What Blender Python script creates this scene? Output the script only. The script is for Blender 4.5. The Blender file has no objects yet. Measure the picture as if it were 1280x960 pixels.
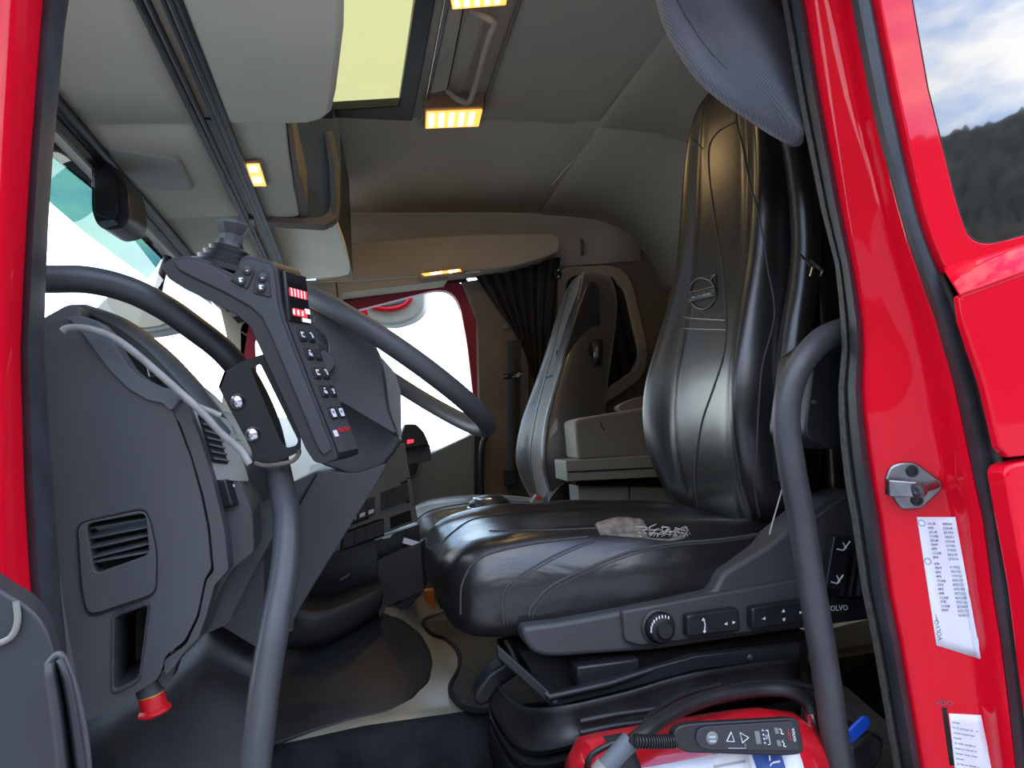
import bpy, bmesh, math, random
from mathutils import Vector, Matrix, noise
from mathutils.bvhtree import BVHTree
random.seed(4)
SC = bpy.context.scene
COL = SC.collection
V = Vector
# ------------------------------------------------------------------ camera
# world: +x = towards the rear of the truck, +y = into the cab (passenger side), +z = up, metres
FPX = 880.0
YAW, PITCH, ROLL = math.radians(13), math.radians(4.1), math.radians(3.15)
CAM = V((0, 0, .65))
_f0 = V((math.sin(YAW), math.cos(YAW), 0)); _r0 = V((math.cos(YAW), -math.sin(YAW), 0)); _u0 = V((0, 0, 1))
FW = _f0*math.cos(PITCH) + _u0*math.sin(PITCH)
_u1 = _u0*math.cos(PITCH) - _f0*math.sin(PITCH)
RT = _r0*math.cos(ROLL) - _u1*math.sin(ROLL)
UP = _u1*math.cos(ROLL) + _r0*math.sin(ROLL)
cd = bpy.data.cameras.new('camera'); cam = bpy.data.objects.new('camera', cd); COL.objects.link(cam)
cd.sensor_fit = 'HORIZONTAL'; cd.sensor_width = 36; cd.lens = 36*FPX/1280; cd.clip_start = .01; cd.clip_end = 2000
cam.matrix_world = Matrix(((RT.x, UP.x, -FW.x, CAM.x), (RT.y, UP.y, -FW.y, CAM.y), (RT.z, UP.z, -FW.z, CAM.z), (0, 0, 0, 1)))
SC.camera = cam
# ------------------------------------------------------------------ exposure
SC.view_settings.view_transform = 'Standard'; SC.view_settings.look = 'None'
SC.view_settings.gamma = 1; SC.view_settings.use_curve_mapping = False
SC.view_settings.exposure = 0.1
SC.cycles.max_bounces = 10; SC.cycles.diffuse_bounces = 5; SC.cycles.transparent_max_bounces = 12
SC.cycles.sample_clamp_indirect = 6
SC.cycles.use_denoising = True
# ------------------------------------------------------------------ sky
def make_sky():
    w = bpy.data.worlds.new('sky'); SC.world = w; w.use_nodes = True
    n, l = w.node_tree.nodes, w.node_tree.links
    n.clear()
    out = n.new('ShaderNodeOutputWorld'); bg = n.new('ShaderNodeBackground'); l.new(bg.outputs[0], out.inputs[0])
    tc = n.new('ShaderNodeTexCoord'); sep = n.new('ShaderNodeSeparateXYZ'); l.new(tc.outputs['Generated'], sep.inputs[0])
    ramp = n.new('ShaderNodeValToRGB'); l.new(sep.outputs['Z'], ramp.inputs[0])
    e = ramp.color_ramp.elements
    e[0].position = 0; e[0].color = (.95, .97, 1, 1); e[1].position = .75; e[1].color = (.10, .25, .62, 1)
    m = e.new(.28); m.color = (.25, .46, .86, 1)
    mp = n.new('ShaderNodeMapping'); mp.inputs['Scale'].default_value = (1, 1, 2.6); mp.inputs['Location'].default_value = (.3, .1, .2)
    l.new(tc.outputs['Generated'], mp.inputs[0])
    nz = n.new('ShaderNodeTexNoise'); nz.inputs['Scale'].default_value = 3.2; nz.inputs['Detail'].default_value = 8; nz.inputs['Roughness'].default_value = .6
    l.new(mp.outputs[0], nz.inputs['Vector'])
    cr = n.new('ShaderNodeValToRGB'); l.new(nz.outputs['Fac'], cr.inputs[0])
    cr.color_ramp.elements[0].position = .42; cr.color_ramp.elements[1].position = .60
    mx = n.new('ShaderNodeMixRGB'); l.new(cr.outputs[0], mx.inputs[0]); l.new(ramp.outputs[0], mx.inputs[1]); mx.inputs[2].default_value = (1.0, 1.0, 1.0, 1)
    l.new(mx.outputs[0], bg.inputs[0]); bg.inputs[1].default_value = 5.4
make_sky()

# ------------------------------------------------------------------ helpers
def ray(u, v):
    return FW + RT*((u-640)/FPX) + UP*((480-v)/FPX)
def at(u, v, Y=None, X=None, Z=None):
    """point seen at pixel u,v of the photograph on the real plane y=Y, x=X or z=Z"""
    d = ray(u, v)
    k = Y/d.y if Y is not None else X/d.x if X is not None else (Z-CAM.z)/d.z
    return CAM + d*k
def ats(pts, Y): return [at(p[0], p[1], p[2] if len(p) > 2 else Y) for p in pts]

WORLD = {}
def _link(o, parent, org):
    COL.objects.link(o); WORLD[o.name] = org
    if parent is not None:
        o.parent = parent; o.location = org - WORLD[parent.name]
    else:
        o.location = org
def thing(name, label, cat, loc, group=None, kind=None):
    o = bpy.data.objects.new(name, None); o.empty_display_size = .05
    _link(o, None, V(loc))
    if kind: o['kind'] = kind
    tag(o, label, cat, group)
    return o
def tag(o, label=None, cat=None, group=None, kind=None):
    if label: o['label'] = label
    if cat: o['category'] = cat
    if group: o['group'] = group
    if kind: o['kind'] = kind
    return o
def struct(name, loc, label=None):
    o = bpy.data.objects.new(name, None); o.empty_display_size = .05
    _link(o, None, V(loc)); o['kind'] = 'structure'
    if label: o['label'] = label
    return o
def mk(name, verts, faces, mat, parent=None, smooth=True, bevel=0, seg=2, sub=0, solid=0, ang=38):
    me = bpy.data.meshes.new(name)
    vs = [V(p) for p in verts]
    lo = V((min(p.x for p in vs), min(p.y for p in vs), min(p.z for p in vs)))
    hi = V((max(p.x for p in vs), max(p.y for p in vs), max(p.z for p in vs)))
    org = V(((lo.x+hi.x)/2, (lo.y+hi.y)/2, lo.z))
    me.from_pydata([p-org for p in vs], [], faces)
    bm = bmesh.new(); bm.from_mesh(me); bmesh.ops.recalc_face_normals(bm, faces=bm.faces[:]); bm.to_mesh(me); bm.free()
    if smooth:
        me.polygons.foreach_set('use_smooth', [True]*len(me.polygons))
        me.set_sharp_from_angle(angle=math.radians(ang))
    me.materials.append(mat)
    o = bpy.data.objects.new(name, me)
    _link(o, parent, org)
    if solid:
        s = o.modifiers.new('s', 'SOLIDIFY'); s.thickness = solid; s.offset = 0
    if bevel:
        b = o.modifiers.new('b', 'BEVEL'); b.width = bevel; b.segments = seg; b.limit_method = 'ANGLE'; b.angle_limit = math.radians(35)
    if sub:
        s = o.modifiers.new('u', 'SUBSURF'); s.levels = sub; s.render_levels = sub
    return o
def rnd(pts, r, n=4):
    """round the corners of a 3D polygon with radius about r"""
    out = []
    N = len(pts)
    for i in range(N):
        a, b, c = pts[i-1], pts[i], pts[(i+1) % N]
        ri = r[i] if isinstance(r, (list, tuple)) else r
        if ri <= 0: out.append(b); continue
        d1, d2 = (a-b), (c-b)
        k1 = min(ri, d1.length*.48); k2 = min(ri, d2.length*.48)
        p, q = b+d1.normalized()*k1, b+d2.normalized()*k2
        for j in range(n+1):
            t = j/n
            out.append(p*(1-t)**2 + b*2*t*(1-t) + q*t*t)
    return out
def slab(name, pts, vec, mat, parent=None, holes=(), r=0, bevel=0, seg=2, smooth=True):
    """a flat outline with holes, extruded along vec"""
    vec = V(vec)
    loops = [rnd(pts, r) if r else list(pts)] + [list(h) for h in holes]
    if not holes:
        n = len(loops[0]); P = loops[0]
        vs = P + [p+vec for p in P]
        fs = [list(range(n)), list(range(2*n-1, n-1, -1))] + [[i, (i+1) % n, n+(i+1) % n, n+i] for i in range(n)]
        return mk(name, vs, fs, mat, parent, smooth, bevel, seg)
    bm = bmesh.new(); es = []; ids = []
    for L in loops:
        b = [bm.verts.new(p) for p in L]
        es += [bm.edges.new((b[i], b[(i+1) % len(b)])) for i in range(len(b))]
        ids.append(len(b))
    nor = V((0, 0, 0)); L = loops[0]
    for i in range(len(L)): nor += (L[i]-L[0]).cross(L[(i+1) % len(L)]-L[0])
    bm.verts.index_update()
    bmesh.ops.triangle_fill(bm, use_beauty=True, use_dissolve=False, edges=es, normal=nor.normalized())
    P = [v.co.copy() for v in bm.verts]; n = len(P)
    fs = [[v.index for v in f.verts] for f in bm.faces]
    bm.free()
    fs += [[i+n for i in f] for f in fs]
    s = 0
    for k in ids:
        fs += [[s+i, s+(i+1) % k, n+s+(i+1) % k, n+s+i] for i in range(k)]; s += k
    return mk(name, P+[p+vec for p in P], fs, mat, parent, smooth, bevel, seg)
def cr(pts, n=6, closed=False):
    """Catmull-Rom through a list of equal-length tuples or Vectors"""
    N = len(pts); out = []
    isv = isinstance(pts[0], Vector)
    P = [tuple(p) for p in pts]
    segs = N if closed else N-1
    for i in range(segs):
        g = (lambda k: P[k % N]) if closed else (lambda k: P[min(max(k, 0), N-1)])
        a, b, c, d = g(i-1), g(i), g(i+1), g(i+2)
        for j in range(n):
            t = j/n
            out.append(tuple(.5*(2*b[k] + (c[k]-a[k])*t + (2*a[k]-5*b[k]+4*c[k]-d[k])*t*t + (3*b[k]-a[k]-3*c[k]+d[k])*t**3) for k in range(len(b))))
    if not closed: out.append(P[-1])
    return [V(p) for p in out] if isv else out
def tube(name, pts, rad, mat, parent=None, n=12, sm=6, closed=False, flat=None):
    pts = [V(p) for p in pts]
    if sm: pts = cr(pts, sm, closed)
    N = len(pts); vs = []
    R_ = (lambda i: rad[0]+(rad[-1]-rad[0])*i/(N-1)) if isinstance(rad, (list, tuple)) else (lambda i: rad)
    t0 = (pts[1]-pts[0]).normalized()
    nrm = t0.orthogonal().normalized()
    for i in range(N):
        t = ((pts[(i+1) % N]-pts[i-1]) if closed else (pts[min(i+1, N-1)]-pts[max(i-1, 0)])).normalized()
        nrm = (nrm - t*nrm.dot(t)).normalized(); bn = t.cross(nrm)
        for k in range(n):
            a = 2*math.pi*k/n
            vs.append(pts[i] + (nrm*math.cos(a) + bn*math.sin(a))*R_(i))
    fs = []
    for i in range(N if closed else N-1):
        for k in range(n):
            j = (i+1) % N
            fs.append([i*n+k, i*n+(k+1) % n, j*n+(k+1) % n, j*n+k])
    if not closed: fs += [list(range(n)), list(range((N-1)*n, N*n))]
    return mk(name, vs, fs, mat, parent, True, ang=50)
def loft(name, rings, mat, parent=None, closed=True, caps=True, **kw):
    n = len(rings[0]); vs = [p for r in rings for p in r]; fs = []
    for i in range(len(rings)-1):
        for k in range(n if closed else n-1):
            fs.append([i*n+k, i*n+(k+1) % n, (i+1)*n+(k+1) % n, (i+1)*n+k])
    if closed and caps: fs += [list(range(n)), list(range((len(rings)-1)*n, len(rings)*n))]
    return mk(name, vs, fs, mat, parent, **kw)
def sheet(name, rows, mat, parent=None, thick=.004, **kw):
    return loft(name, rows, mat, parent, closed=False, caps=False, solid=thick, **kw)
def box(name, c, s, mat, parent=None, rot=None, bevel=.003, **kw):
    c = V(c); M = rot if rot is not None else Matrix.Identity(3)
    vs = [c + M @ V((x*s[0]/2, y*s[1]/2, z*s[2]/2)) for x in (-1, 1) for y in (-1, 1) for z in (-1, 1)]
    fs = [[0, 1, 3, 2], [4, 6, 7, 5], [0, 4, 5, 1], [2, 3, 7, 6], [0, 2, 6, 4], [1, 5, 7, 3]]
    return mk(name, vs, fs, mat, parent, True, bevel, **kw)
def lathe(name, org, axis, prof, mat, parent=None, n=20):
    """prof: (radius, height along axis)"""
    ax = V(axis).normalized(); a = ax.orthogonal().normalized(); b = ax.cross(a); org = V(org)
    rings = [[org + ax*h + (a*math.cos(2*math.pi*k/n) + b*math.sin(2*math.pi*k/n))*max(r, 1e-5) for k in range(n)] for r, h in prof]
    return loft(name, rings, mat, parent)
class Quad:
    """a planar-ish panel from four corners TL TR BR BL; q(s,t,h) with s to the right, t down, h out of the face"""
    def __init__(self, tl, tr, br, bl):
        self.c = [V(p) for p in (tl, tr, br, bl)]
        n = (self.c[2]-self.c[0]).cross(self.c[1]-self.c[3]).normalized()
        if n.dot(CAM-self.c[0]) < 0: n = -n
        self.n = n
        self.s = ((self.c[1]+self.c[2])-(self.c[0]+self.c[3])).normalized()
        self.up = ((self.c[0]+self.c[1])-(self.c[2]+self.c[3])).normalized()
        self.w = ((self.c[1]+self.c[2])-(self.c[0]+self.c[3])).length/2
        self.h = ((self.c[0]+self.c[1])-(self.c[2]+self.c[3])).length/2
    def __call__(self, s, t, h=0):
        a, b, c, d = self.c
        return (a*(1-s)+b*s)*(1-t) + (d*(1-s)+c*s)*t + self.n*h
    def pad(self, name, s0, s1, t0, t1, h0, h1, mat, parent, r=0, bevel=0):
        p = [self(s0, t0, h0), self(s1, t0, h0), self(s1, t1, h0), self(s0, t1, h0)]
        return slab(name, p, self.n*(h1-h0), mat, parent, r=r, bevel=bevel)
    def poly(self, name, st, h0, h1, mat, parent, r=0, bevel=0):
        return slab(name, [self(s, t, h0) for s, t in st], self.n*(h1-h0), mat, parent, r=r, bevel=bevel)
    def text(self, name, body, s, t, size, mat, parent, h=.0008, along=None, up=None, align='CENTER', ext=.0003):
        return text(name, body, self(s, t, h), along or self.s, up or self.up, size, mat, parent, align, ext)
def text(name, body, loc, along, up, size, mat, parent, align='CENTER', ext=.0003):
    cu = bpy.data.curves.new(name, 'FONT'); cu.body = body; cu.size = size; cu.align_x = align; cu.align_y = 'CENTER'; cu.extrude = ext
    cu.resolution_u = 2
    cu.materials.append(mat)
    tmp = bpy.data.objects.new('tmp', cu); COL.objects.link(tmp)
    me = bpy.data.meshes.new_from_object(tmp.evaluated_get(bpy.context.evaluated_depsgraph_get()))
    bpy.data.objects.remove(tmp); bpy.data.curves.remove(cu)
    a = V(along).normalized(); n = a.cross(V(up)).normalized(); b = n.cross(a)
    R3 = Matrix(((a.x, b.x, n.x), (a.y, b.y, n.y), (a.z, b.z, n.z)))
    for v in me.vertices: v.co = R3 @ v.co
    me.name = name; me.materials.clear(); me.materials.append(mat)
    o = bpy.data.objects.new(name, me)
    _link(o, parent, V(loc))
    return o

def bvh(o):
    org = WORLD[o.name]
    return BVHTree.FromPolygons([v.co+org for v in o.data.vertices], [p.vertices[:] for p in o.data.polygons])
def hit(b, u, v):
    loc, n, i, d = b.ray_cast(CAM, ray(u, v).normalized())
    if loc is None: return None, None
    return loc, (n if n.dot(CAM-loc) > 0 else -n)
def drape(b, px, off=.001, n=6):
    """polyline of pixel points laid onto a surface"""
    out = []
    for q in cr([V((u, v, 0)) for u, v in px], n):
        l, nn = hit(b, q.x, q.y)
        if l is not None: out.append(l+nn*off)
    return out
def seam(b, px, parent, r=.0015, m='thread', off=.0006):
    q = drape(b, px, off)
    if len(q) > 2: return tube('seam', q, r, M[m], parent, n=6, sm=0)
# ------------------------------------------------------------------ materials
def mat(name, col, rough=.5, metal=0, wrinkle=0, coat=0, grain=0, gscale=500, var=0, vscale=8, spec=.5, emit=None, estr=0, sheen=0, col2=None):
    m = bpy.data.materials.new(name); m.use_nodes = True
    n, l = m.node_tree.nodes, m.node_tree.links
    b = n['Principled BSDF']
    b.inputs['Base Color'].default_value = (*col, 1); b.inputs['Roughness'].default_value = rough
    b.inputs['Metallic'].default_value = metal; b.inputs['Coat Weight'].default_value = coat; b.inputs['Coat Roughness'].default_value = .04
    b.inputs['Specular IOR Level'].default_value = spec
    b.inputs['Sheen Weight'].default_value = sheen
    if emit: b.inputs['Emission Color'].default_value = (*emit, 1); b.inputs['Emission Strength'].default_value = estr
    tc = n.new('ShaderNodeTexCoord')
    if var or col2:
        z = n.new('ShaderNodeTexNoise'); z.inputs['Scale'].default_value = vscale; z.inputs['Detail'].default_value = 6
        l.new(tc.outputs['Object'], z.inputs['Vector'])
        r = n.new('ShaderNodeValToRGB'); l.new(z.outputs['Fac'], r.inputs[0])
        c2 = col2 or tuple(min(1, c*(1+var)+.004*var) for c in col)
        c1 = col if col2 else tuple(c*(1-var) for c in col)
        r.color_ramp.elements[0].color = (*c1, 1); r.color_ramp.elements[1].color = (*c2, 1)
        r.color_ramp.elements[0].position = .35; r.color_ramp.elements[1].position = .68
        l.new(r.outputs[0], b.inputs['Base Color'])
        mr = n.new('ShaderNodeMapRange'); l.new(z.outputs['Fac'], mr.inputs[0]); mr.inputs['To Min'].default_value = max(0, rough-.06); mr.inputs['To Max'].default_value = min(1, rough+.08)
        l.new(mr.outputs[0], b.inputs['Roughness'])
    if grain:
        g = n.new('ShaderNodeTexNoise'); g.inputs['Scale'].default_value = gscale; g.inputs['Detail'].default_value = 3
        l.new(tc.outputs['Object'], g.inputs['Vector'])
        bp = n.new('ShaderNodeBump'); bp.inputs['Strength'].default_value = grain; bp.inputs['Distance'].default_value = .001
        l.new(g.outputs['Fac'], bp.inputs['Height']); l.new(bp.outputs[0], b.inputs['Normal'])
        if wrinkle:
            mp = n.new('ShaderNodeMapping'); mp.inputs['Scale'].default_value = (1, 1.7, 1.7); l.new(tc.outputs['Object'], mp.inputs[0])
            w = n.new('ShaderNodeTexNoise'); w.inputs['Scale'].default_value = 6; w.inputs['Detail'].default_value = 2.5; w.inputs['Distortion'].default_value = 1.2
            l.new(mp.outputs[0], w.inputs['Vector'])
            b2 = n.new('ShaderNodeBump'); b2.inputs['Strength'].default_value = wrinkle; b2.inputs['Distance'].default_value = .02
            l.new(w.outputs['Fac'], b2.inputs['Height']); l.new(bp.outputs[0], b2.inputs['Normal']); l.new(b2.outputs[0], b.inputs['Normal'])
    return m
def woven(name, col, col2, scale, rough=.85, ang=(0, 0, .6), bump=.4):
    m = mat(name, col, rough, sheen=.2); n, l = m.node_tree.nodes, m.node_tree.links; b = n['Principled BSDF']
    tc = n.new('ShaderNodeTexCoord'); mp = n.new('ShaderNodeMapping'); mp.inputs['Rotation'].default_value = ang
    l.new(tc.outputs['Object'], mp.inputs[0])
    ws = []
    for d in ('X', 'Z'):
        w = n.new('ShaderNodeTexWave'); w.bands_direction = d; w.inputs['Scale'].default_value = scale; w.inputs['Distortion'].default_value = .3
        l.new(mp.outputs[0], w.inputs['Vector']); ws.append(w)
    mu = n.new('ShaderNodeMath'); mu.operation = 'MULTIPLY'; l.new(ws[0].outputs['Fac'], mu.inputs[0]); l.new(ws[1].outputs['Fac'], mu.inputs[1])
    r = n.new('ShaderNodeValToRGB'); r.color_ramp.elements[0].color = (*col, 1); r.color_ramp.elements[1].color = (*col2, 1)
    l.new(mu.outputs[0], r.inputs[0]); l.new(r.outputs[0], b.inputs['Base Color'])
    bp = n.new('ShaderNodeBump'); bp.inputs['Strength'].default_value = bump; bp.inputs['Distance'].default_value = .001
    l.new(mu.outputs[0], bp.inputs['Height']); l.new(bp.outputs[0], b.inputs['Normal'])
    return m
def glass(name, tint=(1, 1, 1), base=.04, dark=None):
    m = bpy.data.materials.new(name); m.use_nodes = True
    n, l = m.node_tree.nodes, m.node_tree.links; n.clear()
    o = n.new('ShaderNodeOutputMaterial'); mx = n.new('ShaderNodeMixShader'); t = n.new('ShaderNodeBsdfTransparent'); g = n.new('ShaderNodeBsdfGlossy')
    ge = n.new('ShaderNodeNewGeometry'); dt = n.new('ShaderNodeVectorMath'); dt.operation = 'DOT_PRODUCT'
    l.new(ge.outputs['Incoming'], dt.inputs[0]); l.new(ge.outputs['Normal'], dt.inputs[1])
    def mth(op, a, b=None):
        x = n.new('ShaderNodeMath'); x.operation = op
        if isinstance(a, (int, float)): x.inputs[0].default_value = a
        else: l.new(a, x.inputs[0])
        if b is not None: x.inputs[1].default_value = b
        return x.outputs[0]
    ab = mth('ABSOLUTE', dt.outputs['Value']); om = mth('SUBTRACT', 1.0); l.new(ab, om.node.inputs[1])
    fr = mth('ADD', mth('MULTIPLY', mth('POWER', om, 5), .9), base)
    t.inputs[0].default_value = (*tint, 1); g.inputs['Roughness'].default_value = .0
    l.new(fr, mx.inputs[0]); l.new(t.outputs[0], mx.inputs[1]); l.new(g.outputs[0], mx.inputs[2]); l.new(mx.outputs[0], o.inputs[0])
    return m
M = {}
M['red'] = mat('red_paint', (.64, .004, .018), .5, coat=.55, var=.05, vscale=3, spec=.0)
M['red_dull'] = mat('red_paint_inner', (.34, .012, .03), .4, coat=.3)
M['rubber'] = mat('seal_rubber', (.026, .029, .035), .55, grain=.15, var=.25, vscale=20)
M['rubber_dark'] = mat('black_rubber', (.012, .012, .013), .42, grain=.2, gscale=200, var=.3, vscale=14)
M['flock'] = mat('flocked_edging', (.075, .078, .07), .95, grain=.8, gscale=900, var=.3, vscale=120)
M['dash'] = mat('dash_plastic', (.052, .0535, .056), .52, grain=.25, gscale=900, var=.1, vscale=5)
M['dash_mid'] = mat('grey_dash_plastic', (.085, .088, .092), .52, grain=.25, gscale=900, var=.1, vscale=5)
M['dash_dark'] = mat('dark_dash_plastic', (.028, .029, .032), .5, grain=.25, gscale=900, var=.12, vscale=6)
M['dash_light'] = mat('light_dash_plastic', (.2, .195, .17), .5, grain=.2, gscale=900, var=.08, vscale=6)
M['console'] = mat('console_plastic', (.17, .175, .16), .5, grain=.2, gscale=900)
M['black'] = mat('black_plastic', (.012, .013, .015), .42, grain=.15, gscale=700)
M['void'] = mat('black_recess', (.004, .004, .004), .8)
M['satin'] = mat('satin_black_metal', (.036, .038, .041), .42, grain=.1, gscale=400, var=.18, vscale=12)
M['plate'] = mat('black_steel_plate', (.006, .006, .007), .38)
M['leather'] = mat('black_leather', (.0105, .010, .010), .3, grain=.1, gscale=300, spec=.75, wrinkle=.035)
M['leather_worn'] = mat('creased_black_leather', (.011, .0105, .0105), .3, grain=.1, gscale=300, spec=.75, wrinkle=.16)
M['leather_pale'] = mat('glare_black_leather', (.02, .019, .017), .42, grain=.12, gscale=300, spec=1.0, sheen=.6, coat=.3, wrinkle=.05)  # paler copy of the seat leather, window glare put in with sheen and coat
M['head_cover'] = mat('grey_cover_vinyl', (.42, .405, .345), .7, grain=.3, gscale=260)
M['tunnel_dark'] = mat('unlit_tunnel_vinyl', (.02, .021, .024), .5, grain=.5, gscale=340, var=.25, vscale=6)  # tunnel vinyl tone without the window reflection, for the overlay sheet
M['leather_mid'] = mat('black_leather_panel', (.022, .022, .022), .36, grain=.35, gscale=500, var=.2, vscale=7, spec=.6)
M['thread'] = mat('seam_thread', (.05, .05, .05), .7)
M['foam'] = mat('torn_backing', (.14, .115, .095), .95, grain=.6, gscale=300, var=.4, vscale=60)
M['frayed'] = mat('frayed_threads', (.5, .47, .42), .95)
M['head'] = mat('headliner_vinyl', (.56, .53, .41), .75, grain=.35, gscale=260, var=.04, vscale=3)
M['head_dk'] = mat('roof_lining', (.55, .495, .405), .85, grain=.35, gscale=260, var=.05, vscale=3)
M['tan'] = mat('tan_lining', (.45, .37, .28), .8, grain=.3, gscale=260, var=.06, vscale=3)
M['cream'] = mat('cream_locker_vinyl', (.8, .76, .62), .7, grain=.3, gscale=260, var=.04, vscale=4)
M['slate'] = mat('slate_grey_trim', (.085, .1, .115), .6, grain=.2, gscale=300)
M['brown'] = mat('brown_rear_lining', (.2, .155, .115), .85, grain=.3, gscale=260, var=.15, vscale=4)
M['vinyl'] = mat('glare_toned_vinyl', (.31, .29, .22), .30, grain=.5, gscale=340, var=.15, vscale=6, spec=.6)  # beige holds the window's reflection on dark vinyl, put into the colour
M['carpet'] = mat('black_carpet', (.012, .014, .017), .98, grain=1, gscale=500, var=.6, vscale=18)
M['mat'] = mat('brown_floor_mat', (.075, .066, .052), .98, grain=1, gscale=420, var=.35, vscale=160)
M['footwell'] = mat('footwell_liner', (.018, .019, .022), .55, grain=.3, gscale=500, var=.35, vscale=9)
M['chrome'] = mat('bright_metal', (.7, .7, .72), .22, metal=1, var=.15, vscale=30)
M['steel'] = mat('zinc_steel', (.27, .275, .285), .38, metal=1, var=.25, vscale=25)
M['white'] = mat('white_print', (.75, .76, .78), .6)
M['white_gloss'] = mat('sticker_white', (.72, .75, .84), .4, var=.04, vscale=10)
M['ink'] = mat('grey_ink', (.12, .12, .15), .6)
M['ink_lt'] = mat('pale_ink', (.4, .42, .48), .6)
M['navy'] = mat('blue_print', (.015, .07, .3), .5)
M['redprint'] = mat('red_print', (.6, .02, .03), .5)
M['led'] = mat('red_led', (.3, .01, .01), .4, emit=(1, .03, .05), estr=2.2)
M['led_w'] = mat('white_led', (.5, .5, .5), .4, emit=(1, .9, .9), estr=.8)
M['lens'] = mat('warm_lamp_lens', (.6, .4, .15), .3, emit=(1, .48, .09), estr=1.5)
M['bulb'] = mat('lamp_bulb', (.9, .8, .6), .3, emit=(1, .82, .42), estr=7)
M['lampframe'] = mat('amber_lamp_frame', (.35, .2, .12), .4)
M['grey_fabric'] = woven('grey_woven_fabric', (.16, .168, .2), (.35, .365, .42), 95, ang=(.3, .5, .6), bump=.6)
M['bunk'] = woven('bunk_fabric', (.13, .125, .11), (.24, .225, .195), 70, bump=.5)
M['curtain'] = mat('dark_curtain', (.02, .018, .017), .95, grain=.3, gscale=600, var=.2, vscale=20)
M['belt'] = woven('belt_webbing', (.025, .025, .027), (.05, .05, .052), 150)
M['blind'] = mat('roof_blind', (.6, .62, .35), .9, grain=.3, gscale=300, var=.06, vscale=6)
def _translucent(m):
    n, l = m.node_tree.nodes, m.node_tree.links
    b = n['Principled BSDF']; out = n['Material Output']
    t = n.new('ShaderNodeBsdfTranslucent'); t.inputs[0].default_value = (.78, .74, .47, 1)
    x = n.new('ShaderNodeMixShader'); x.inputs[0].default_value = .6
    l.new(b.outputs[0], x.inputs[1]); l.new(t.outputs[0], x.inputs[2]); l.new(x.outputs[0], out.inputs[0])
_translucent(M['blind'])
M['cable'] = mat('grey_cable', (.25, .24, .22), .6, var=.2, vscale=30)
M['estop'] = mat('red_button', (.6, .01, .015), .4)
M['ext_red'] = mat('extinguisher_paint', (.5, .006, .015), .28, coat=.8, var=.12, vscale=9)
M['blue_tag'] = mat('blue_plastic', (.01, .08, .55), .4)
M['orange'] = mat('orange_reflection_tone', (.55, .14, .03), .4)
M['mirror_shell'] = mat('mirror_housing', (.42, .43, .4), .5, var=.08, vscale=10)
M['glass'] = glass('clear_glass', (.9, .95, .93))
M['tint'] = glass('green_sunstrip', (.05, .135, .11), .02)
M['smoke'] = glass('smoked_visor', (.016, .02, .018), .03)
M['dark_glass'] = mat('dark_tinted_glass', (.004, .005, .006), .02, spec=1.0, coat=1)
M['ground'] = mat('gravel_yard', (.24, .24, .23), .95, var=.2, vscale=.4)
M['forest'] = mat('forest_slope', (.025, .03, .016), .95, col2=(.085, .07, .045), vscale=.06)
M['lamp_glare'] = M['bulb']

# ================================================================== OUTSIDE (seen through glass and in reflections)
g = mk('ground', [V((-150, -150, -1.45)), V((150, -150, -1.45)), V((150, 150, -1.45)), V((-150, 150, -1.45))], [[0, 1, 2, 3]], M['ground']); g['kind'] = 'structure'; g['label'] = 'pale gravel yard around the truck'
def make_hill():
    rows = []
    NA, NR = 520, 30
    for j in range(NR+1):
        f = j/NR; row = []
        for i in range(NA+1):
            a = math.radians(188 + 168*i/NA)
            ridge = (86 + 14*noise.noise((i*.014, 2.2, 0)) + 5*noise.noise((i*.045, 5, 1)) + 2.2*noise.noise((i*.9, 1, 7)))*min(1, .2+i/45)*min(1, .15+(NA-i)/60)
            R_ = 110 + 120*f
            h = ridge*(f**.8) if f < .94 else ridge*(1-(f-.94)*2)
            h += 3.2*noise.noise((i*.7, j*.9, 3)) * (f > .05)
            row.append(V((R_*math.cos(a), R_*math.sin(a), -1.5+h)))
        rows.append(row)
    o = loft('hillside', rows, M['forest'], closed=False, caps=False, ang=180)
    o['kind'] = 'structure'; o['label'] = 'dark wooded hillside across the valley'
make_hill()

# ================================================================== CAB SHELL
# ---- ceiling: roof lining that is flat, then curves down behind the seats
ceil = struct('ceiling', (.6, 2, 1.72), 'grey roof lining of the cab')
prof = cr([V((.235, 0, 1.715)), V((.5, 0, 1.72)), V((.86, 0, 1.72)), V((.9, 0, 1.712)), V((1.15, 0, 1.69)), V((1.32, 0, 1.62)), V((1.43, 0, 1.5)), V((1.49, 0, 1.35))], 4)
rows = [[V((p.x, y, p.z)) for p in prof] for y in (.84, 1.2, 1.8, 2.29)]
sheet('roof_panel', rows, M['head_dk'], ceil, .012, ang=60)
pr2 = [V((-.5, 0, 1.715)), V((-.2, 0, 1.715))] + prof
rows = [[V((p.x, y, p.z - dz)) for p in pr2] for y, dz in ((2.255, .002), (2.275, .004), (2.30, .016), (2.6, .034), (3.14, .066))]
sheet('roof_panel', rows, M['head_dk'], ceil, .012, ang=60)
slab('roof_panel', [V((-.5, .8, 1.715)), V((.25, .8, 1.715)), V((.25, 1.32, 1.715)), V((-.5, 1.32, 1.715))], (0, 0, .012), M['head_dk'], ceil)
slab('front_upper', [V((-.5, .8, 1.24)), V((-.5, 3.12, 1.24)), V((-.5, 3.12, 1.72)), V((-.5, .8, 1.72))], (-.02, 0, 0), M['head_dk'], ceil)
slab('lining_patch', [at(u, v, Z=zz) for u, v, zz in ((693, 178, 1.699), (730, 181, 1.699), (763, 152, 1.712), (722, 152, 1.712))], (0, 0, .004), M['head_dk'], ceil, bevel=.001)
tube('lining_crease', [at(840, 40, Z=1.715), at(762, 148, Z=1.715), at(690, 231, Z=1.665)], .004, M['head_dk'], ceil)
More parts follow.
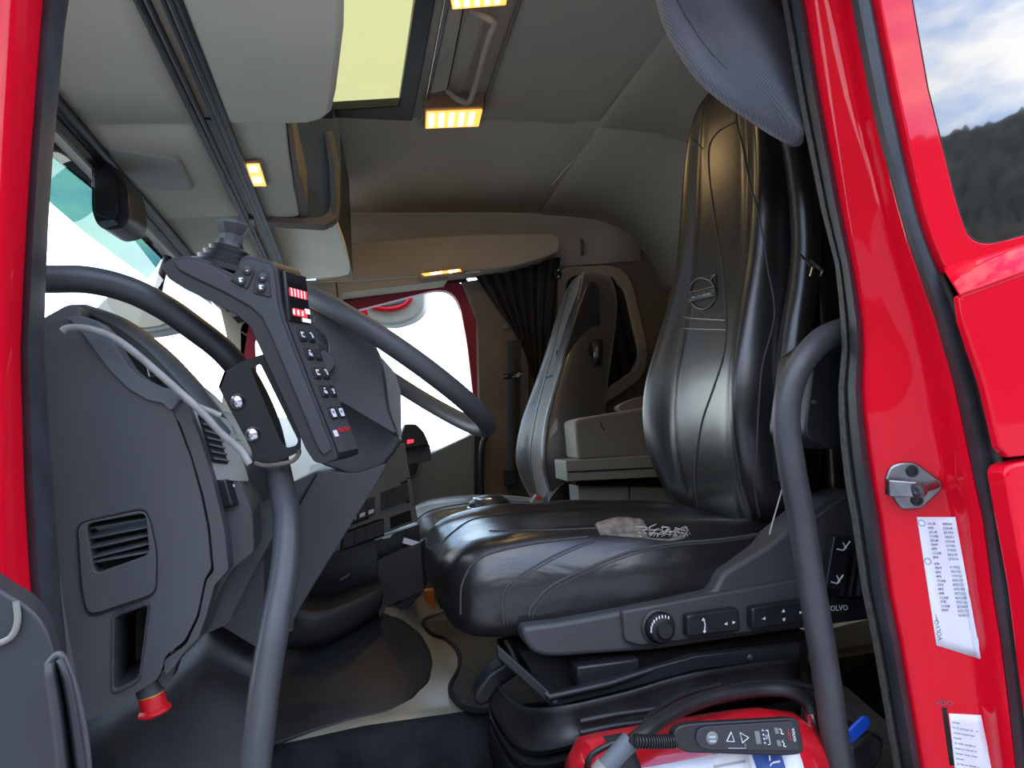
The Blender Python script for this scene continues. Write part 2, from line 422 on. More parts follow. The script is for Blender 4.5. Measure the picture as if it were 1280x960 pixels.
# ---- roof hatch with blind
h = thing('roof_hatch', 'dark framed roof hatch with a glowing yellow-green blind', 'roof hatch', (0, 1.8, 1.7))
zo = 1.705
hole = [at(418, 138, Z=zo), at(499, 133, Z=zo), V((.19, 1.36, zo)), V((-.05, 1.36, zo)), V((-.05, 2.2, zo))]
slab('hatch_frame', [V((-.4, 2.29, zo)), V((.235, 2.28, zo)), V((.237, 1.3, zo)), V((-.4, 1.3, zo))], (0, 0, .03), M['rubber_dark'], h, holes=[hole], bevel=.003)
slab('hatch_blind', [p+V((0, 0, .031)) for p in [V((-.34, 2.24, zo)), V((.21, 2.24, zo)), V((.215, 1.33, zo)), V((-.34, 1.33, zo))]], (0, 0, .002), M['blind'], h)
# ---- rear wall
wb = struct('wall_back', (1.5, 2, 0), 'brown lined back wall of the cab')
slab('lining', [V((1.49, .78, -.4)), V((1.49, 3.12, -.4)), V((1.49, 3.12, 1.36)), V((1.49, .78, 1.36))], (.02, 0, 0), M['brown'], wb)
# ---- passenger side wall
wr = struct('wall_right', (.7, 3.08, 0), 'lined passenger side of the cab')
YS = 3.08
up_ = [at(395, 268, YS), at(440, 264, YS), at(600, 253, YS), at(735, 243, YS), at(775, 245, YS), at(800, 262, YS), at(815, 300, YS), at(850, 330, YS), at(850, 352, YS), at(700, 352, YS), at(400, 374, YS)]
rows = []
for k in range(9):
    u = 395+k*(800-395)/8; vt = 268-(u-395)*.066
    rows.append([at(u, vt-14, 3.12), at(u, vt, 3.075), at(u, vt+6, 3.07), at(u, vt+30, 3.05), at(u, vt+85, 3.045)])
sheet('upper_lining', rows, M['head_dk'], wr, .01, ang=50)
# rear half of the wall with the sleeper window opening
win = rnd(ats([(703, 338), (768, 335), (786, 352), (806, 440), (800, 466), (752, 500), (702, 520)], YS), .07)
slab('rear_lining', ats([(655, 322), (818, 300), (838, 306), (850, 560), (850, 760), (600, 760), (640, 640)], YS), (0, .03, 0), M['brown'], wr, holes=[win])
fr_o = rnd(ats([(698, 334), (772, 331), (790, 348), (812, 440), (806, 472), (755, 507), (698, 528)], YS-.02), .07)
fr_i = rnd(ats([(708, 345), (764, 342), (780, 358), (799, 440), (795, 461), (750, 493), (706, 512)], YS-.02), .06)
slab('window_surround', fr_o, (0, .05, 0), M['tan'], wr, holes=[fr_i], bevel=.008, seg=3)
tube('coat_hook', [at(727, 300, 3.03), at(728, 312, 3.0), at(727, 318, 3.03)], .008, M['brown'], wr)
# B pillar trim
slab('pillar_lining', ats([(578, 352), (660, 340), (664, 640), (600, 700), (600, 560), (596, 400)], 3.03), (0, .05, 0), M['brown'], wr, bevel=.006)
lathe('belt_cover', at(633, 406, 3.015), (0, -1, 0), [(.0, .008), (.018, .008), (.021, .004), (.022, 0)], M['brown'], wr)
# front quarter and lower side
slab('front_pillar', ats([(272, 372), (400, 366), (412, 384), (330, 402), (312, 408), (302, 470), (296, 520), (276, 520), (283, 420)], 3.06), (0, .05, 0), M['tan'], wr, bevel=.004)
# outer door frame seen through the opening is part of door_1
d1 = struct('door_1', (.3, 3.05, 0), 'passenger door with red window frame and grey trim')
ro = ats([(300, 402), (430, 376), (558, 350), (577, 352), (590, 372), (600, 430), (617, 520), (612, 548), (480, 600), (300, 660)], 3.06)
ri = ats([(318, 420), (440, 389), (545, 362), (564, 364), (575, 380), (584, 430), (592, 500), (589, 545), (500, 580), (330, 640)], 3.06)
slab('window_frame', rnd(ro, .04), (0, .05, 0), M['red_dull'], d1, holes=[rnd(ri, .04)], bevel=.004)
so = ats([(290, 396), (430, 369), (558, 344), (582, 346), (596, 370), (607, 430), (622, 520), (624, 640), (612, 640), (607, 520), (601, 440), (591, 376), (577, 352), (558, 351), (430, 376), (296, 403)], 3.04)
slab('door_seal', so, (0, .025, 0), M['rubber_dark'], d1, bevel=.003)
slab('door_trim', rnd(ats([(280, 690), (500, 585), (596, 540), (600, 545), (601, 760), (280, 860)], 3.0), .015), (0, .07, 0), M['console'], d1, bevel=.006)
slab('inner_rail', ats([(592, 543), (603, 541), (606, 660), (594, 660)], 2.985), (0, .05, 0), M['rubber_dark'], d1, bevel=.003)
slab('door_pull', rnd(ats([(506, 574), (524, 570), (520, 590), (508, 602), (504, 590)], 2.985), .01), (0, .03, 0), M['black'], d1, bevel=.004)
lathe('lock_button', at(506, 582, 2.98), (0, -1, 0), [(.0, .006), (.008, .006), (.01, 0)], M['steel'], d1, 12)
tube('grab_rail', [at(608, 545, 2.97), at(602, 560, 2.96), at(601, 600, 2.96), at(603, 650, 2.96)], .013, M['black'], d1)
w2 = slab('window_2', ats([(290, 400), (440, 380), (560, 352), (602, 370), (625, 540), (480, 610), (300, 680)], 3.085), (0, .004, 0), M['glass']); w2['kind'] = 'structure'; w2['label'] = 'passenger door window, bright outside'
# sleeper window glass behind its curtain
w4 = slab('window_4', ats([(695, 330), (775, 328), (815, 440), (805, 475), (695, 530)], 3.115), (0, .004, 0), M['dark_glass']); w4['kind'] = 'structure'; w4['label'] = 'passenger side sleeper window behind a dark curtain'
# ---- windscreen
w1 = struct('window_1', (-.6, 2, .5), 'windscreen with a green sunstrip')
XH, ZH, XB, ZB = -.47, 1.245, -.80, .38
def ws(y, t, off=0):   # t 0 header .. 1 base
    return V((XH+(XB-XH)*t - off, y, ZH+(ZB-ZH)*t))
def on_plane(p0, n, u, v):
    r = ray(u, v); return CAM + r*((p0-CAM).dot(n)/r.dot(n))
WN = (ws(2, 1)-ws(2, 0)).cross(V((0, 1, 0))).normalized()
yy = [.9+(3.1-.9)*k/10 for k in range(11)]
sheet('pane', [[ws(y, t) for t in (0, .25, .5, .75, 1)] for y in yy], M['glass'], w1, 0)
tl, bl = [(46, 176), (80, 206), (120, 237), (165, 280), (204, 321)], [(40, 232), (66, 256), (105, 290), (148, 322), (186, 349)]
sheet('sunstrip', [[on_plane(ws(2, .1, -.006), WN, *q) for q in (a, ((a[0]+b[0])/2, (a[1]+b[1])/2), b)] for a, b in zip(tl, bl)], M['tint'], w1, 0)
slab('frit_band', [ws(.9, .0, -.003), ws(3.1, .0, -.003), ws(3.1, .03, -.003), ws(.9, .03, -.003)], (-.003, 0, 0), M['rubber_dark'], w1)
# smoked outer sun visor above the windscreen
hl = [(30, 90), (70, 122), (140, 205), (215, 305), (260, 352), (286, 372)]
vl = [(30, 168), (60, 192), (115, 236), (200, 322), (238, 362), (270, 385)]
v = sheet('sun_visor', [[on_plane(ws(2, .1, .05), WN, *q) for q in (a, ((a[0]+b[0])/2, (a[1]+b[1])/2), b)] for a, b in zip(hl, vl)], M['smoke'], None, .004)
tag(v, 'smoked dark outer sun visor above the windscreen', 'sun visor')
tm = tube('trim_1', [V((XH+.004, y, ZH+.004)) for y in yy], .016, M['rubber_dark']); tm['kind'] = 'structure'; tm['label'] = 'black trim along the windscreen header'
# front bulkhead under the windscreen
wf = slab('wall_front', [V((-.82, .8, -.4)), V((-.82, 3.12, -.4)), V((-.82, 3.12, .40)), V((-.82, .8, .40))], (-.02, 0, 0), M['dash_dark']); wf['kind'] = 'structure'; wf['label'] = 'front bulkhead of the cab'

# ---- floor: engine tunnel with vinyl cover, lower footwells
fl = struct('floor', (.3, 2, -.3), 'cab floor with vinyl covered engine tunnel')
def tz(x, y):      # flat between the seats, rising towards the dash on the driver's side
    k = max(0, min(1, (.26-x)/.26)); k = k*k*(3-2*k)
    return .10 + k*max(0, y-1.50)*.42
xs = [-.5, -.4, -.3, -.2, -.12, -.05, 0, .04, .08, .12, .16, .2, .24, .3, .4, .8, 1.5]
def near_y(x): return 1.465 if x > .0 else 1.465-.06*min(1, -x/.3)
rows = []
for x in xs:
    ny = near_y(x)
    r = [V((x, ny-.012, .05)), V((x, ny-.006, .088)), V((x, ny+.012, .098))]
    for y in (1.50, 1.56, 1.64, 1.75, 1.9, 2.05, 2.2, 2.5, 2.8, 3.1):
        r.append(V((x, y, tz(x, y))))
    rows.append(r)
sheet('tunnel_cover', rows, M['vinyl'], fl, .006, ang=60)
rows = []
for x in xs:
    ny = near_y(x)
    rows.append([V((x, ny+.004, tz(x, 1.4)-.012)), V((x, ny-.022, tz(x, 1.4)-.03)), V((x, ny-.03, tz(x, 1.4)-.055)), V((x, ny-.035, tz(x, 1.4)-.10)), V((x, ny-.045, tz(x, 1.4)-.14))])
sheet('carpet_edge', rows, M['carpet'], fl, .02, ang=60)
rows = []
for x in xs:
    ny = near_y(x)
    rows.append([V((x, ny-.01, tz(x, 1.4)-.09)), V((x, ny-.07, tz(x, 1.4)-.16)), V((x, ny-.09, -.38))])
sheet('tunnel_side', rows, M['footwell'], fl, .01, ang=60)
slab('footwell_floor', [V((-.82, .78, -.4)), V((1.5, .78, -.4)), V((1.5, 3.12, -.4)), V((-.82, 3.12, -.4))], (0, 0, .02), M['footwell'], fl)
# dark sheet painting vinyl where window glare ends, edge rounded, below the storage bin
def on_floor(u, v, dz=0):
    r = ray(u, v); k = 1.0
    while k < 4:
        q = CAM + r*k
        if q.z <= tz(q.x, q.y)+dz:
            lo, hi = k-.01, k
            for _ in range(14):
                m_ = (lo+hi)/2; q = CAM + r*m_
                if q.z <= tz(q.x, q.y)+dz: hi = m_
                else: lo = m_
            return q
        k += .01
    return q
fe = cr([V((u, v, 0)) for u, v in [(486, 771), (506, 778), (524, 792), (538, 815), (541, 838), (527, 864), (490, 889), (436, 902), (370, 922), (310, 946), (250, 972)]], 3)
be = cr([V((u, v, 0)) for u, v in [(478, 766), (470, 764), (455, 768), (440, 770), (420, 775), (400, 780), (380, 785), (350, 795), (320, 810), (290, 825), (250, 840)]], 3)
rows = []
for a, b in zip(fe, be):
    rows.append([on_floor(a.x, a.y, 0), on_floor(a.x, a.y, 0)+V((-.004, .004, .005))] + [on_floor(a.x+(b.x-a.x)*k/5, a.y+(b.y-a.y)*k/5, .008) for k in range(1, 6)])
sheet('unlit_vinyl_overlay', rows, M['tunnel_dark'], fl, .003, ang=80)
# floor mat on the tunnel
mp_ = [(526, 777), (560, 768), (640, 758), (720, 760), (720, 880), (600, 893), (578, 889), (563, 872), (563, 858), (576, 838), (574, 815), (556, 800), (536, 795)]
mm = thing('floor_mat', 'brown carpet mat with dark bound edge on the engine tunnel', 'floor mat', at(600, 830, Z=.1))
mo = [on_floor(q.x, q.y, .003) for q in rnd([V((u, v, 0)) for u, v in mp_], 12)]
slab('pile', mo, (0, 0, .008), M['mat'], mm)
tube('binding', [p+V((0, 0, .006)) for p in mo], .0055, M['carpet'], mm, n=8, sm=0, closed=True)

# ---- driver side wall: door opening with pillars
wl = struct('wall_left', (.8, .8, 0), 'red painted door side of the cab')
def lerp(tab, v):
    for (a, b), (c, d) in zip(tab, tab[1:]):
        if a <= v <= c: return b+(d-b)*(v-a)/(c-a)
    return tab[-1][1] if v > tab[-1][0] else tab[0][1]
SEAL_L = [(-520, 868), (-40, 968), (0, 978), (165, 1008), (260, 1027), (330, 1046), (437, 1055), (485, 1048), (560, 1052), (650, 1064), (740, 1080), (960, 1120), (1000, 1128)]
SEAL_R = [(-520, 898), (-40, 998), (0, 1005), (165, 1033), (260, 1051), (330, 1065), (400, 1077), (437, 1079), (485, 1075), (560, 1083), (650, 1097), (740, 1111), (960, 1152), (1000, 1160)]
WS_L = [(-520, 952), (-40, 1056), (0, 1064), (165, 1097), (330, 1144), (400, 1170), (490, 1195), (650, 1229), (800, 1251), (960, 1271), (1000, 1276)]
WS_R = [(-520, 978), (-40, 1084), (0, 1093), (165, 1127), (260, 1147), (330, 1172), (400, 1204), (490, 1233), (650, 1268), (800, 1290), (960, 1310), (1000, 1316)]
vs_ = [-520, -200, -40, 0, 60, 120, 165, 210, 260, 300, 330, 365, 400, 437, 460, 485, 520, 560, 605, 650, 740, 800, 880, 960, 1000]
def sm(tab):
    pts = [(a, lerp(tab, a)) for a in vs_]
    out = {}
    for i, (a, b) in enumerate(pts):
        w = [pts[max(0, i-1)][1], b, pts[min(len(pts)-1, i+1)][1]]
        out[a] = b*.6+.2*(w[0]+w[2]) if 0 < i < len(pts)-1 else b
    return out
SL, SR, WL, WR = map(sm, (SEAL_L, SEAL_R, WS_L, WS_R))
rows = []
for v_ in vs_:
    a, b = SR[v_]-6, WL[v_]+8
    w = b-a
    rows.append([at(a, v_, .90), at(a+w*.05, v_, .875), at(a+w*.1, v_, .868), at(a+w*.35, v_, .852), at(a+w*.6, v_, .838), at(a+w*.70, v_, .828), at(a+w*.78, v_, .805), at(a+w*.86, v_, .782), at(a+w*.93, v_, .772), at(b, v_, .775)])
sheet('door_pillar', rows, M['red'], wl, .003, ang=80)
SEALC = [at((SL[v_]*.4+SR[v_]*.6), v_, .885) for v_ in vs_]
rows = []
for v_ in vs_:
    a, b = SL[v_]+(SR[v_]-SL[v_])*.36, SR[v_]; w = b-a
    rows.append([at(a+2, v_, .93), at(a, v_, .905), at(a+w*.25, v_, .875), at(a+w*.6, v_, .862), at(a+w*.9, v_, .868), at(b, v_, .885), at(b-4, v_, .91)])
sheet('door_seal', rows, M['rubber'], wl, .003, ang=80)
rows = []
for v_ in vs_:
    a, b = SL[v_], SL[v_]+(SR[v_]-SL[v_])*.40; w = b-a
    rows.append([at(a+5, v_, .97), at(a+1, v_, .93), at(a, v_, .915), at(a+w*.5, v_, .898), at(b, v_, .905)])
sheet('seal_edging', rows, M['flock'], wl, .003, ang=80)
rows = []
for v_ in vs_:
    a, b = WL[v_], WR[v_]; w = b-a
    rows.append([at(a-2, v_, .80), at(a+w*.05, v_, .768), at(a+w*.3, v_, .752), at(a+w*.6, v_, .748), at(a+w*.9, v_, .76), at(b+1, v_, .79)])
sheet('weatherstrip', rows, M['rubber'], wl, .003, ang=80)
# outer body skin behind the door, with the side window
YB = .742
skin_o = [(WR[v_]+7, v_) for v_ in vs_ if -40 <= v_ <= 345]
gl = rnd(ats([(1130, -60), (1160, 110), (1180, 190), (1196, 255), (1216, 312), (1300, 288), (1600, 240), (1600, -200), (1120, -200)], YB), [0, 0, 0, .03, .05, .0, .0, 0, 0], 6)
po = ats([(1084, -60)] + skin_o + [(1187, 340), (1300, 299), (1700, 220), (1700, -280), (1060, -280)], YB)
hole = [at(*q, YB) for q in []]
slab('upper_skin', po, (0, .03, 0), M['red'], wl, holes=[gl], bevel=.006, seg=3)
slab('window_gasket', gl, (0, .02, 0), M['rubber_dark'], wl, holes=[[p+(sum(gl, V())/len(gl)-p)*.012 for p in gl]])
w3 = slab('window_3', [p+V((0, .009, 0)) for p in gl], (0, .004, 0), M['dark_glass']); w3['kind'] = 'structure'; w3['label'] = 'tinted sleeper side window mirroring hills and clouds'
# crease ledge and lower skin
E1 = [(1180, 336), (1300, 299), (1700, 190)]; E2 = [(1199, 367), (1300, 330), (1700, 225)]
rows = [[at(a[0], a[1], YB), at(a[0]+1, a[1]+3, YB-.006), at(b[0], b[1], YB-.028), at(b[0]+1, b[1]+4, YB-.03)] for a, b in zip(E1, E2)]
sheet('crease', rows, M['red'], wl, .003, ang=80)
low = [(1200, 369), (1300, 333), (1700, 230), (1700, 560), (1300, 568), (1262, 572)] + [(WR[v_]+1, v_) for v_ in reversed(vs_) if 390 < v_ < 572]
slab('lower_skin', ats(low, YB-.03), (0, .012, 0), M['red'], wl, bevel=.003, seg=3)
slab('locker_lid', rnd(ats([(1256, 582), (1300, 572), (1700, 560), (1700, 1100), (1330, 1100), (1285, 740)], YB-.03), .015), (0, .03, 0), M['red'], wl, bevel=.005, seg=3)
slab('gap_backing', ats([(1190, 330), (1700, 200), (1700, 1100), (1300, 1100)], YB+.04), (0, .01, 0), M['void'], wl)
# front door pillar at the left edge
rows = []
AL = [(-40, 41), (0, 36), (330, 6), (600, -10), (760, -14), (1000, -18)]
for v_ in [-480, -280, -120] + list(range(-40, 1001, 80)):
    d = 36-lerp([(-40, 36), (0, 36), (600, 36), (1000, 36)], v_)
    x0 = lerp([(-480, 86), (-40, 2), (0, 0), (240, -14), (640, -18), (1000, -10)], v_)
    e = lerp([(-480, 150), (-40, 62), (0, 58), (240, 40), (430, 30), (640, 36), (760, 45), (1000, 62)], v_)
    f = lerp([(-480, 178), (-40, 90), (0, 82), (240, 60), (430, 52), (640, 66), (760, 76), (1000, 100)], v_)
    rows.append((v_, x0, e, f))
sheet('front_pillar', [[at(x0-60, v_, .74), at(x0+10, v_, .755), at(x0+22, v_, .77), at(e-8, v_, .80), at(e, v_, .82)] for v_, x0, e, f in rows], M['red'], wl, .003, ang=80)
sheet('front_seal', [[at(e-6, v_, .84), at(e-3, v_, .805), at(e+(f-e)*.2, v_, .80), at(e+(f-e)*.5, v_, .815), at(e+(f-e)*.8, v_, .83), at(f, v_, .85), at(f-2, v_, .88)] for v_, x0, e, f in rows], M['rubber'], wl, .003, ang=80)
# body around the opening, outside the frame (closes the cab against the sky)
slab('roof_side', [V((-.9, .80, 1.42)), V((1.5, .80, 1.42)), V((1.5, .86, 1.74)), V((-.6, .86, 1.74))], (0, .03, 0), M['red'], wl)
slab('sill_side', [V((-.9, .80, -.4)), V((1.5, .80, -.4)), V((1.5, .80, -.02)), V((-.9, .80, -.02))], (0, .03, 0), M['red'], wl)
slab('quarter', [V((.86, .93, -.4)), V((1.5, .93, -.4)), V((1.5, .93, 1.72)), V((.86, .93, 1.72))], (0, .02, 0), M['brown'], wl)
slab('front_corner', [V((-.88, .80, -.4)), V((-.36, .80, -.4)), V((-.36, .80, .80)), V((-.40, .80, 1.30)), V((-.47, .80, 1.30)), V((-.80, .80, .42))], (0, .03, 0), M['red'], wl)
slab('added_corner_lining', [V((-.88, .835, -.4)), V((-.36, .835, -.4)), V((-.36, .835, .80)), V((-.40, .835, 1.24)), V((-.47, .835, 1.24)), V((-.80, .835, .42))], (0, .01, 0), M['dash_dark'], wl)  # unseen dark layer, added to keep red bounce off the dash

# ================================================================== SEATS
def backrest_rings(st, yc, sub=5, lean=0):
    out = []
    for s in cr([tuple(q) for q in st], sub):
        xf, z, hw, D, b = s
        pr = [(0, .006), (.3, .004), (.48, 0), (.58, .002), (.72, -b*.6), (.86, -b), (.95, -b*.6+.008), (1.0, D*.3), (1.0, D*.6), (.93, D*.9), (.6, D), (0, D*1.04)]
        full = [(w, d) for w, d in pr] + [(-w, d) for w, d in pr[-2:0:-1]]
        full = cr([(w, d) for w, d in full], 3, True)
        out.append([V((xf+d, yc-w*hw, z)) for w, d in full])
    return out
def ring_line(rings, idx, i0, i1, off=(-.0015, 0, 0)):
    return [rings[i][idx]+V(off) for i in range(i0, i1+1)]
def cushion_rings(st, yc, sub=4):
    out = []
    for s in cr([tuple(q) for q in st], sub):
        x, zt, zb, hw, b = s
        H = zt-zb
        pr = [(0, 0), (.3, 0), (.5, .003), (.62, .006+b*.4), (.78, b), (.9, b*.5-.006), (.985, -H*.3), (1.0, -H*.6), (.96, -H*.92), (.8, -H), (0, -H)]
        full = pr + [(-w, d) for w, d in pr[-2:0:-1]]
        full = cr(full, 3, True)
        out.append([V((x, yc-w*hw, zt+d)) for w, d in full])
    return out

def make_driver_seat():
    yc = 1.425
    t = thing('driver_seat', 'black leather driver seat in front, its cushion cover torn near the backrest', 'seat', (.5, yc, -.1))
    st = [(.80, .42, .16, .10, .0), (.768, .47, .20, .13, .015), (.752, .56, .232, .15, .035), (.75, .66, .243, .155, .045), (.763, .76, .24, .15, .045), (.792, .88, .222, .14, .035),
          (.818, 1.0, .206, .13, .022), (.838, 1.14, .20, .125, .015), (.850, 1.27, .188, .115, .012), (.854, 1.36, .160, .10, .008), (.858, 1.42, .115, .085, .003), (.872, 1.45, .05, .05, 0)]
    R_ = backrest_rings(st, yc)
    B = bvh(loft('backrest', R_, M['leather'], t))
    seam(B, [(922, 128), (921, 150), (928, 180), (937, 225), (947, 262), (955, 303), (960, 337), (968, 382), (965, 412), (953, 457), (948, 512), (946, 560), (944, 612), (950, 646)], t, .0019)
    seam(B, [(921, 152), (901, 162), (890, 175), (886, 190), (887, 220), (892, 260), (898, 300), (903, 330), (907, 385), (908, 416), (904, 447), (892, 485), (878, 526), (871, 567), (869, 602), (874, 643)], t, .0019)
    seam(B, [(973, 162), (980, 195), (986, 230), (992, 262), (995, 300), (991, 350), (984, 400), (978, 460), (975, 520), (976, 600)], t, .0019)
    seam(B, [(849, 395), (870, 398), (907, 400)], t, .0022, 'leather_mid')
    seam(B, [(844, 409), (870, 411), (908, 412)], t, .0022, 'leather_mid')
    seam(B, [(864, 172), (870, 178), (879, 186)], t, .0014)
    # embossed emblem: ring with a bar carrying the word, arrow at upper right
    def em(u, v, h=.001):
        l, n = hit(B, u, v); return l+n*h
    ring = [(879+16.5*math.cos(2*math.pi*j/30), 367-19.5*math.sin(2*math.pi*j/30)) for j in range(30)]
    tube('emblem_ring', [em(u, v) for u, v in ring], .0032, M['leather_mid'], t, n=8, sm=0, closed=True)
    top_, bot_ = [(862+34*k/6, 366.5-8*k/6) for k in range(7)], [(862+34*k/6, 377.5-8*k/6) for k in range(7)]
    sheet('emblem_bar', [[em(*q, .004) for q in top_], [em(*q, .004) for q in bot_]], M['leather_mid'], t, .003)
    for L_ in (top_, bot_): tube('emblem_bar_edge', [em(*q, .005) for q in L_], .0013, M['leather_mid'], t, n=6, sm=0)
    for k, ch in enumerate('VOLVO'):
        u, v = 866.5+k*6.3, 371.2-k*1.48
        al = (em(u+3, v-.7)-em(u-3, v+.7)).normalized(); uv_ = (em(u+.2, v-4)-em(u-.2, v+4)).normalized()
        text('emblem_lettering', ch, em(u, v, .0062), al, uv_, .0155, M['dash_mid'], t, ext=.0008)
    tube('emblem_arrow', [em(*q, .002) for q in ((888, 352), (895, 344), (889, 346), (895, 344), (895, 352))], .0024, M['leather_mid'], t, n=6, sm=0)
    # seat cushion
    cs = [(.145, .40, .365, .13, 0), (.152, .428, .34, .19, .002), (.172, .450, .325, .225, .006), (.215, .464, .318, .248, .012), (.30, .470, .318, .258, .018), (.42, .468, .325, .26, .020), (.55, .464, .335, .258, .020), (.66, .458, .345, .25, .018), (.75, .452, .36, .235, .012), (.82, .446, .38, .20, .0)]
    C_ = cushion_rings(cs, yc)
    for i_, r_ in enumerate(C_):       # the front drops towards the near corner, the cover is creased there
        for p in r_:
            n_ = noise.noise((p.x*9, p.y*9, 3)); p.z += .004*n_
            if p.y < yc: p.z -= .012*((yc-p.y)/.25)**2
    B2 = bvh(loft('cushion', C_, M['leather_worn'], t))
    for r_, px in ((.0018, [(576, 768), (577, 734), (586, 712), (596, 701), (612, 692), (648, 683), (684, 677), (734, 671)]),
                   (.0018, [(630, 780), (628, 748), (637, 730), (662, 712), (698, 692), (741, 674)]), (.0012, [(634, 780), (632, 750), (641, 732), (666, 714), (702, 694), (745, 676)]),
                   (.0026, [(662, 770), (664, 759), (684, 736), (710, 721), (741, 708), (791, 689), (845, 679), (885, 676), (928, 671), (958, 666)]), (.0012, [(666, 772), (669, 761), (688, 739), (714, 724), (745, 711), (795, 692), (845, 682), (885, 679), (928, 674), (958, 668)]),
                   (.0016, [(549, 690), (551, 682), (563, 668), (590, 650), (637, 641)]), (.0014, [(612, 664), (684, 663), (755, 660)])):
        seam(B2, px, t, r_)
    # torn cover: curled flap, hole edge and frayed threads
    def on_c(u, v, off=.001):
        l, n = hit(B2, u, v)
        if l is None: l, n = at(u, v, Z=.468), V((0, 0, 1))
        return l+n*off
    slab('torn_patch', rnd([on_c(u, v, .0012) for u, v in [(752, 669), (775, 660), (806, 661), (834, 666), (856, 668), (858, 673), (838, 677), (800, 673), (775, 671)]], .01), (0, 0, .0012), M['foam'], t)
    slab('torn_hole', [on_c(u, v, .0028) for u, v in [(804, 665), (830, 665), (850, 669), (836, 674), (812, 673)]], (0, 0, .0006), M['void'], t)
    rows = []
    A0, A1 = on_c(750, 670), on_c(808, 664)
    for j in range(7):
        f_ = j/6; row = []
        for i_ in range(13):
            s_ = i_/12
            p = A0*(1-s_)+A1*s_
            hh = .034*math.sin(min(1.35, f_*1.5))*(.25+.75*math.sin(min(math.pi, .35+s_*2.5)))
            row.append(p+V((.01*f_*s_+.004*noise.noise((s_*7, f_*2, 9)), .030*f_, hh*(1-.25*f_)+.006*noise.noise((s_*6, f_*4, 4))*f_)))
        rows.append(row)
    sheet('torn_flap', rows, M['foam'], t, .0025, ang=180)
    rr = random.Random(3)
    for k in range(40):
        s_ = k/39
        p = on_c(800+62*s_, 668+4*math.sin(k*2.1), .002)
        tube('frayed_thread', [p, p+V((rr.uniform(-.008, .012), rr.uniform(-.01, .01), rr.uniform(.001, .008))), p+V((rr.uniform(-.016, .02), rr.uniform(-.018, .018), rr.uniform(-.001, .009)))], .0006, M['frayed'], t, n=5, sm=4)
    # plastic side carrier with the controls
    YC = 1.13
    side = [(652, 784), (700, 778), (770, 765), (836, 752), (893, 740), (904, 716), (960, 683), (1004, 645), (1030, 622), (1062, 612), (1100, 616), (1160, 700), (1160, 768), (1080, 776), (990, 788), (820, 813), (690, 822), (668, 818), (655, 802)]
    slab('side_carrier', rnd(ats(side, YC+.012), .012), (0, .07, 0), M['dash'], t, bevel=.008, seg=3)
    slab('control_panel', rnd(ats([(778, 764), (893, 743), (1010, 722), (1018, 776), (990, 785), (800, 808), (782, 802)], YC), .006), (0, .02, 0), M['dash'], t, bevel=.004, seg=3)
    slab('rear_foot', rnd(ats([(990, 668), (1058, 618), (1120, 640), (1130, 690), (1020, 700)], YC+.004), .01), (0, .02, 0), M['dash'], t, bevel=.006, seg=3)
    Q = Quad(at(790, 764, YC), at(1010, 724, YC), at(1010, 776, YC), at(790, 806, YC))
    # knob
    c = at(822, 783, YC); ax = V((0, -1, 0))
    k_ = lathe('knob', c, ax, [(0, .032), (.012, .032), (.0135, .029), (.0135, .024), (.021, .022), (.0235, .018), (.024, .004), (.026, 0)], M['black'], t, 24)
    for j in range(9):
        an = math.radians(60+j*15)
        p = c + V((math.cos(an)*.0215, -.0222, math.sin(an)*.0215))
        box('tick', p, (.002, .001, .005), M['white'], k_, bevel=0)
    lathe('knob_bezel', c, ax, [(.030, 0), (.030, .004), (.026, .006), (.026, 0)], M['dash_dark'], t, 24)
    # rocker switches
    r1 = Quad(at(852, 766, YC), at(916, 757, YC), at(918, 785, YC), at(853, 793, YC))
    s1 = r1.pad('rocker_switch', 0, 1, 0, 1, 0, .02, M['black'], t, r=.006, bevel=.003)
    def tri(Qd, s, t_, w, hgt, d, name, par, h=.0206):
        if d in 'lr':
            k = 1 if d == 'r' else -1
            pts = [(s-k*w/2, t_-hgt/2), (s+k*w/2, t_), (s-k*w/2, t_+hgt/2)]
        else:
            k = 1 if d == 'd' else -1
            pts = [(s-w/2, t_-k*hgt/2), (s, t_+k*hgt/2), (s+w/2, t_-k*hgt/2)]
        Qd.poly(name, pts, h, h+.0006, M['white'], par)
    tri(r1, .72, .60, .06, .14, 'l', 'arrow_mark', s1); tri(r1, .88, .58, .06, .14, 'r', 'arrow_mark', s1)
    tube('arrow_mark', [r1(.30, .28, .0206), r1(.33, .5, .0206), r1(.31, .82, .0206)], .001, M['white'], s1, n=6, sm=3)
    tri(r1, .30, .26, .07, .12, 'u', 'arrow_mark', s1); tri(r1, .31, .84, .07, .12, 'd', 'arrow_mark', s1)
    r1.pad('ridge', .12, .42, .04, .12, .02, .022, M['black'], s1, r=.001)
    r2 = Quad(at(932, 757, YC), at(998, 747, YC), at(1000, 774, YC), at(933, 784, YC))
    s2 = r2.pad('rocker_switch', 0, 1, 0, 1, 0, .02, M['black'], t, r=.006, bevel=.003)
    tri(r2, .20, .55, .06, .14, 'l', 'arrow_mark', s2); tri(r2, .90, .52, .06, .14, 'r', 'arrow_mark', s2)
    tri(r2, .57, .32, .07, .14, 'u', 'arrow_mark', s2); tri(r2, .57, .74, .07, .14, 'd', 'arrow_mark', s2)
    r2.pad('ridge', .35, .7, .04, .12, .02, .022, M['black'], s2, r=.001)
    # upright switch with two little seat pictograms, plus finned vent and the word
    slab('rear_panel', rnd(ats([(1012, 662), (1110, 640), (1150, 760), (1060, 776), (1018, 776), (1008, 720)], YC+.006), .006), (0, .02, 0), M['black'], t, bevel=.003)
    r3 = Quad(at(1033, 668, YC), at(1056, 668, YC), at(1042, 735, YC), at(1022, 732, YC))
